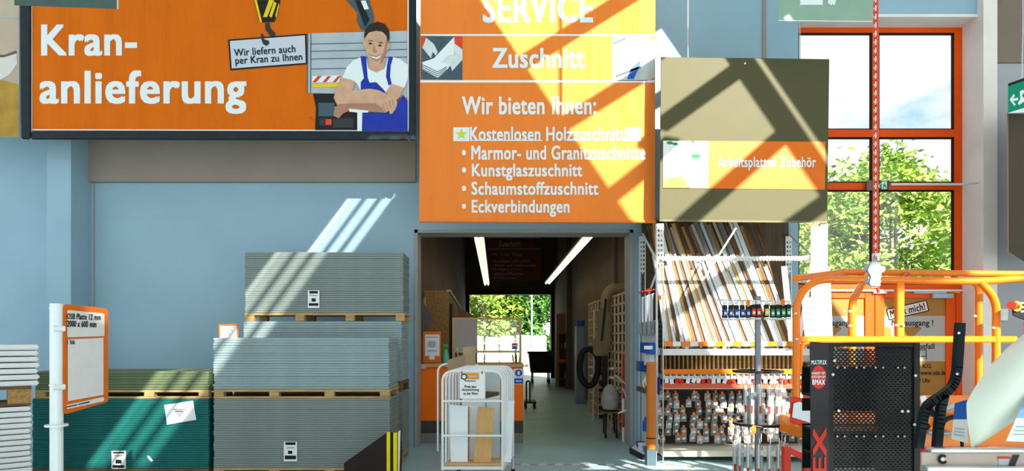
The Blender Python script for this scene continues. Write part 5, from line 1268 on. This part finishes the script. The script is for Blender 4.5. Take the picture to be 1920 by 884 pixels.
# ------------------------------------------------------------------ black bent steel frame, white shell, leaflets, aluminium table
BD2 = 3.0
bf = thing('steel_frame', 'bent black steel frame with a forked foot right of the black cabinet', 'frame', (X(1760, BD2), BD2, 0))
f_ = lambda px, py, d=BD2: P(px, py, d)
def flatbar(pts, wd, th, name):
    g = MB(); pts = arc(pts, .07, 6)
    for a, c in zip(pts, pts[1:]): g.bar(a, c + (c - a).normalized() * .004, wd, th, (0, 1, 0))
    return g.build(name, m_bf, bf)
m_bf = M('blue_black_steel', (.015, .025, .032), .35, .3)
flatbar([f_(1800, 606), f_(1793, 716), f_(1773, 738), f_(1740, 757), f_(1732, 775), f_(1722, 840)], .034, .03, 'upper_bar')
flatbar([f_(1770, 741), f_(1762, 775), Vector((X(1722, BD2), BD2, 0.015))], .034, .03, 'lower_bar')
MB().box(X(1700, BD2), X(1760, BD2), BD2 - .25, BD2 + .25, 0, .014).build('foot_plate', m_bf, bf)
for px, py in ((1798, 625), (1795, 702)): MB().cyl(f_(px, py, BD2 - .017), f_(px, py, BD2 - .026), .006, 10).build('bolt', m_galv, bf)
# curved shell
WD2 = 2.75
wsx = thing('curved_shell', 'large off-white curved shell leaning in at the right edge of the photo', 'panel', P(1865, 842, WD2))
out_l = [(1920, 626), (1886, 655), (1861, 681), (1840, 708), (1822, 737), (1812, 757), (1813, 785), (1817, 812), (1821, 842)]
out_r = [(2060, 560), (2050, 600), (2035, 640), (2015, 680), (1990, 715), (1965, 745), (1940, 765), (1900, 792), (1822, 843)]
vs = []; fs = []; nu = 16; nvv = len(out_l)
for s_ in (0, 1):
    for j in range(nvv):
        for i in range(nu + 1):
            t = i / nu; px = out_l[j][0] * (1 - t) + out_r[j][0] * t; py = out_l[j][1] * (1 - t) + out_r[j][1] * t
            v = P(px, py, WD2 - .12 * math.sin(math.pi * min(1, t * .9)) * (1 - (j / (nvv - 1)) ** 3) + .012 * s_); vs.append(v)
st_ = nvv * (nu + 1)
for s_ in (0, 1):
    for j in range(nvv - 1):
        for i in range(nu):
            k_ = s_ * st_ + j * (nu + 1) + i; qd = (k_, k_ + 1, k_ + nu + 2, k_ + nu + 1); fs.append(qd if s_ == 0 else qd[::-1])
for j in range(nvv - 1):
    for i in (0, nu): a = j * (nu + 1) + i; fs.append((a, a + nu + 1, a + nu + 1 + st_, a + st_))
for i in range(nu):
    for j in (0, nvv - 1): a = j * (nu + 1) + i; fs.append((a, a + 1, a + 1 + st_, a + st_))
MB().add(vs, fs).build('shell', m_panel_off, wsx, smooth=True)
MB().bar(P(1822, 842, WD2 + .03), P(1905, 900, WD2 + .10), .02, .02).build('shell_prop', m_dark, wsx)
m_sky_print = M('blue_white_print', (.02, .20, .55), .4, col2=(.55, .72, .85), vscale=3, vstretch=(.5, .5, 3))
def leaflet(pts, d, label, split, mat2):
    t = thing('leaflet', label, 'leaflet', P(pts[2][0], pts[2][1], d), 'leaflets beside the white shell')
    s1 = at(d); MB().plate(s1, pts, -.004, 0).build('cover', m_paper, t)
    g = MB().flat(s1, [pts[0], pts[1], tuple(Vector(pts[1]).lerp(Vector(pts[2]), split)), tuple(Vector(pts[0]).lerp(Vector(pts[3]), split))], .002); g.build('blue_picture', mat2, t)
    a, b_, c, d_ = (Vector(p) for p in pts)
    for f in (.68, .76, .84):
        l, r_ = a.lerp(d_, f), b_.lerp(c, f); g = MB().flat(s1, [tuple(l.lerp(r_, .12)), tuple(l.lerp(r_, .8)), tuple(l.lerp(r_, .8) + Vector((0, 2))), tuple(l.lerp(r_, .12) + Vector((0, 2)))], .002); g.build('printed_line', m_silver, t)
    MB().bar(s1.pt(*tuple((a + b_ + c + d_) / 4), -.012), s1.pt(pts[2][0] - 10, 850, -.02), .012, .006).build('stand_wire', m_dark, t)
leaflet([(1790, 757), (1813, 750), (1815, 832), (1784, 824)], 2.9, 'blue and grey leaflet standing left of the white shell', .45, m_blue_plastic)
leaflet([(1925, 742), (1960, 735), (1950, 830), (1886, 828)], 2.65, 'blue and white leaflet standing at the right edge', .5, m_sky_print)
AD = 2.7
tb_ = thing('aluminium_table', 'aluminium framed table with a pinkish panel at the lower right corner', 'table', (X(1850, AD), AD, 0))
ta = lambda py: Z(py, AD)
MB().box(X(1748, AD), X(2060, AD), AD, AD + .05, ta(851), ta(842)).build('upper_rail', m_alu, tb_, bevel=.006)
MB().box(X(1738, AD), X(2060, AD), AD - .01, AD + .05, ta(889), ta(875)).build('lower_rail', m_alu, tb_, bevel=.006)
MB().box(X(1735, AD), X(2060, AD), AD + .02, AD + .03, ta(875), ta(851)).build('panel', M('pinkish_panel', (.48, .37, .32), .4, var=.05), tb_)
MB().rect(at(AD + .019), 1872, 1892, 859, 873, .001).build('notice', m_silver, tb_)
MB().rect(at(AD + .019), 1870, 1894, 857, 861, .002).build('notice_heading', m_red, tb_)
MB().plate(at(AD + .019), [(1900, 854), (1912, 854), (1903, 874), (1891, 874)], 0, .004).build('dark_stripe', m_dark, tb_)
MB().tube([P(1768 + 7 * math.cos(t), 862 + 7 * math.sin(t), AD + .012) for t in [i * .4 + .6 for i in range(13)]], .005, 8).build('round_clip', m_dark, tb_)
MB().cyl(P(1768, 862, AD + .018), P(1768, 862, AD + .004), .008, 12).build('clip_knob', m_galv, tb_)
for px in (1752, 1985): MB().box(X(px, AD) - .02, X(px, AD) + .02, AD + .002, AD + .045, 0, ta(889) - .001).build('leg', m_alu, tb_)

# ------------------------------------------------------------------ signs and boxes at the right wall
S = at(WD - .06)
es = thing('exit_sign', 'small green running man exit sign on the window mullion', 'sign', S.pt(1656, 356))
MB().plate(S, [(1646, 339), (1667, 339), (1667, 356), (1646, 356)], -.05, 0).build('sign_face', M('exit_dark_green', (.01, .10, .06), .5), es)
MB().plate(S, [(1625, 338), (1645, 339), (1645, 357), (1625, 358)], -.05, -.003).build('lamp_box', M('lamp_box_brown', (.18, .13, .12), .6), es)
MB().rect(S, 1653, 1663, 340.5, 354.5, .002).build('white_field', m_white, es)
g = MB().flat(S, [(1657, 343), (1659, 343), (1659, 345), (1657, 345)], .004).flat(S, [(1655, 346), (1660, 345.5), (1661, 349), (1663, 353), (1661.5, 353), (1659, 350), (1656, 353), (1654.5, 352.5), (1657, 349.5)], .004)
g.build('running_man', m_green_sign, es)
write(es, '↙', S, 1646.5, 1652, 343, 352, m_white, .003, .03)
GD = 8.2
gs = thing('exit_sign', 'green exit sign with a white arrow cut by the right edge, above the dark box', 'sign', P(1905, 210, GD))
S = Sheet(P(1891, 180, GD), Vector((-.2, -1, 0)))
MB().plate(S, [(1890, 162), (1960, 138), (1960, 190), (1890, 212)], -.03, 0).build('sign_face', m_green_sign, gs)
MB().plate(S, [(1890, 157), (1960, 132), (1960, 138), (1890, 162)], -.03, .002).build('top_edge', m_dark, gs)
MB().flat(S, [(1893, 187), (1901, 176), (1903, 180), (1899, 185), (1909, 183), (1909, 188), (1899, 190), (1905, 196), (1902, 199)], .003).build('arrow', m_white, gs)
MB().flat(S, [(1912, 172), (1918, 168), (1921, 172), (1916, 180), (1922, 186), (1930, 190), (1918, 192), (1911, 197), (1908, 194), (1913, 186)], .003).build('running_man', m_white, gs)
MB().plate(S, [(1890, 212), (1960, 190), (1960, 208), (1890, 212.6)], -.03, 0).build('light_strip', m_white, gs)
MB().tube([S.pt(1916, 150, -.015), S.pt(1918, 60, -.015), S.pt(1918, -300, -.015)], .008, 8).build('hanging_wire', m_galv, gs)
dk = thing('dark_sign_box', 'dark brown hanging box sign cut by the right edge below the exit sign', 'sign', P(1905, 470, GD + .2))
S = at(GD + .2)
MB().plate(S, [(1890, 213), (2000, 213), (2000, 500), (1922, 492), (1891, 472)], -.3, 0).build('panel', M('dark_brown_board', (.075, .055, .038), .6, var=.05), dk)
MB().plate(S, [(1888, 211), (1890.5, 211), (1891.5, 472), (1889, 474)], -.3, .004).build('edge_strip', M('reddish_edge', (.30, .16, .12), .6), dk)
MB().cyl(S.pt(1950, 213, -.1), S.pt(1950, -300, -.1), .008, 8).build('hanging_wire', m_galv, dk)
jb = thing('wall_socket', 'small pale junction box on the wall right of the window', 'socket', P(1883, 603, D - .05))
MB().box(X(1877, D - .08), X(1891, D - .08), D - .08, D - .021, Z(602, D), Z(580, D)).build('box_body', m_reveal, jb, bevel=.008)
MB().box(X(1880, D - .08), X(1888, D - .08), D - .084, D - .0805, Z(592, D), Z(584, D)).build('lid', m_white_metal, jb)
MB().box(X(1836, D), X(1848, D), D - .02, D - .0, Z(503, D), Z(492, D)).build('switch_plate', m_reveal, jb) if False else None

# ------------------------------------------------------------------ outside: trees, pallets of stone in the yard
def tree(x, y, z0, h, rx, rz_, n, mat, label, group, ls=.16, clusters=26, trunk=True):
    t = thing('tree', label, 'tree', (x, y, -.02), group)
    rnd = random.Random(int(x * 100 + y * 17)); g = MB(); cl = []
    for c in range(clusters):
        a = rnd.uniform(0, 2 * math.pi); f = rnd.random() ** .5; zz = rnd.uniform(-1, 1)
        rr_ = math.sqrt(max(0, 1 - zz * zz)) * f
        cl.append(Vector((x + rx * rr_ * math.cos(a), y + rx * rr_ * math.sin(a), z0 + (h - z0) / 2 * (1 + zz * .9))))
    vs = []; fs = []
    for i in range(n):
        c = rnd.choice(cl); v = c + Vector((rnd.gauss(0, rx * .16), rnd.gauss(0, rx * .16), rnd.gauss(0, rz_ * .13)))
        if v.z < .1: v.z = .1 + rnd.random()
        u = Vector((rnd.gauss(0, 1), rnd.gauss(0, 1), rnd.gauss(0, .6))).normalized(); k_ = Vector((rnd.gauss(0, 1), rnd.gauss(0, 1), rnd.gauss(0, 1))); k_ = (k_ - u * k_.dot(u)).normalized()
        s_ = ls * rnd.uniform(.6, 1.3); m = len(vs)
        vs += [v - u * s_, v + k_ * s_ * .45, v + u * s_, v - k_ * s_ * .45]; fs.append((m, m + 1, m + 2, m + 3))
    g.add(vs, fs); g.build('foliage', mat, t, keep=True)
    if trunk:
        b = MB().tube([(x, y, -.02), (x + .1, y, h * .35), (x - .05, y, h * .8)], [.16, .11, .04], 8)
        for c in cl[:8]: b.tube([(x + .05, y, h * .3 + rnd.random() * h * .2), tuple(c)], [.05, .015], 6)
        b.build('trunk', m_bark, t, smooth=True)
    return t
tree(9.2, 20.5, .3, 6.6, 2.0, 2.8, 11000, m_leaf3, 'light green leafy tree behind the left half of the tall window', 'trees behind the tall window', .13)
tree(13.2, 21.5, .3, 7.4, 2.7, 3.2, 17000, m_leaf3, 'broad green tree with a pale trunk behind the right half of the tall window', 'trees behind the tall window', .13, 34)
tree(11.3, 24.5, .5, 8.6, 2.4, 3.5, 10000, m_leaf, 'darker green tree standing between the two nearer window trees', 'trees behind the tall window', .14)
tree(15.8, 25.5, .5, 9.0, 2.6, 3.5, 10000, m_leaf, 'tallest darker tree at the right side of the window', 'trees behind the tall window', .14)
tree(9.5, 27, .3, 6.2, 2.6, 3.0, 9000, m_leaf3, 'farthest tree behind the left half of the tall window', 'trees behind the tall window', .16)
for i, (x, y, h, m_, lb_) in enumerate(((-1.0, 41, 6.4, m_leaf3, 'bright green tree at the left of the far doorway view'), (1.2, 42, 7.0, m_leaf, 'green tree in the middle of the far doorway view'), (3.3, 41, 6.6, m_leaf2, 'dark green tree at the right of the far doorway view'), (-3.6, 43, 7, m_leaf, 'green tree mostly hidden left of the far doorway'))):
    tree(x, y, .6, h, 1.9, 2.8, 9000, m_, lb_, 'trees beyond the far doorway', .19, 30)
for i, (x, wd, h) in enumerate(((-1.3, .8, 1.75), (-.4, .75, 1.72), (.5, .85, 1.78), (1.45, .8, 1.85), (2.4, .8, 1.8))):
    y = 37.4
    pk = thing('stone_pallet', 'white wrapped pallet in the sunny yard, %s from the left' % ('first', 'second', 'third', 'fourth', 'fifth')[i], 'pallet', (x, y, -.02), 'wrapped pallets in the yard')
    MB().box(x - wd / 2, x + wd / 2, y, y + .9, .14, h).build('wrapped_goods', m_white, pk, bevel=.04, seg=2)
    for s_ in (-1, 0, 1): MB().box(x + s_ * wd * .38 - .05, x + s_ * wd * .38 + .05, y, y + .9, -.02, .13).build('pallet_runner', m_wood, pk)
solid('lamp_mast', MB().cyl((X(997, 34), 34, -.02), (X(997, 34), 34, 6.5), .04, 10), m_white, 'thin white mast standing in the yard beyond the far doorway', 'mast')
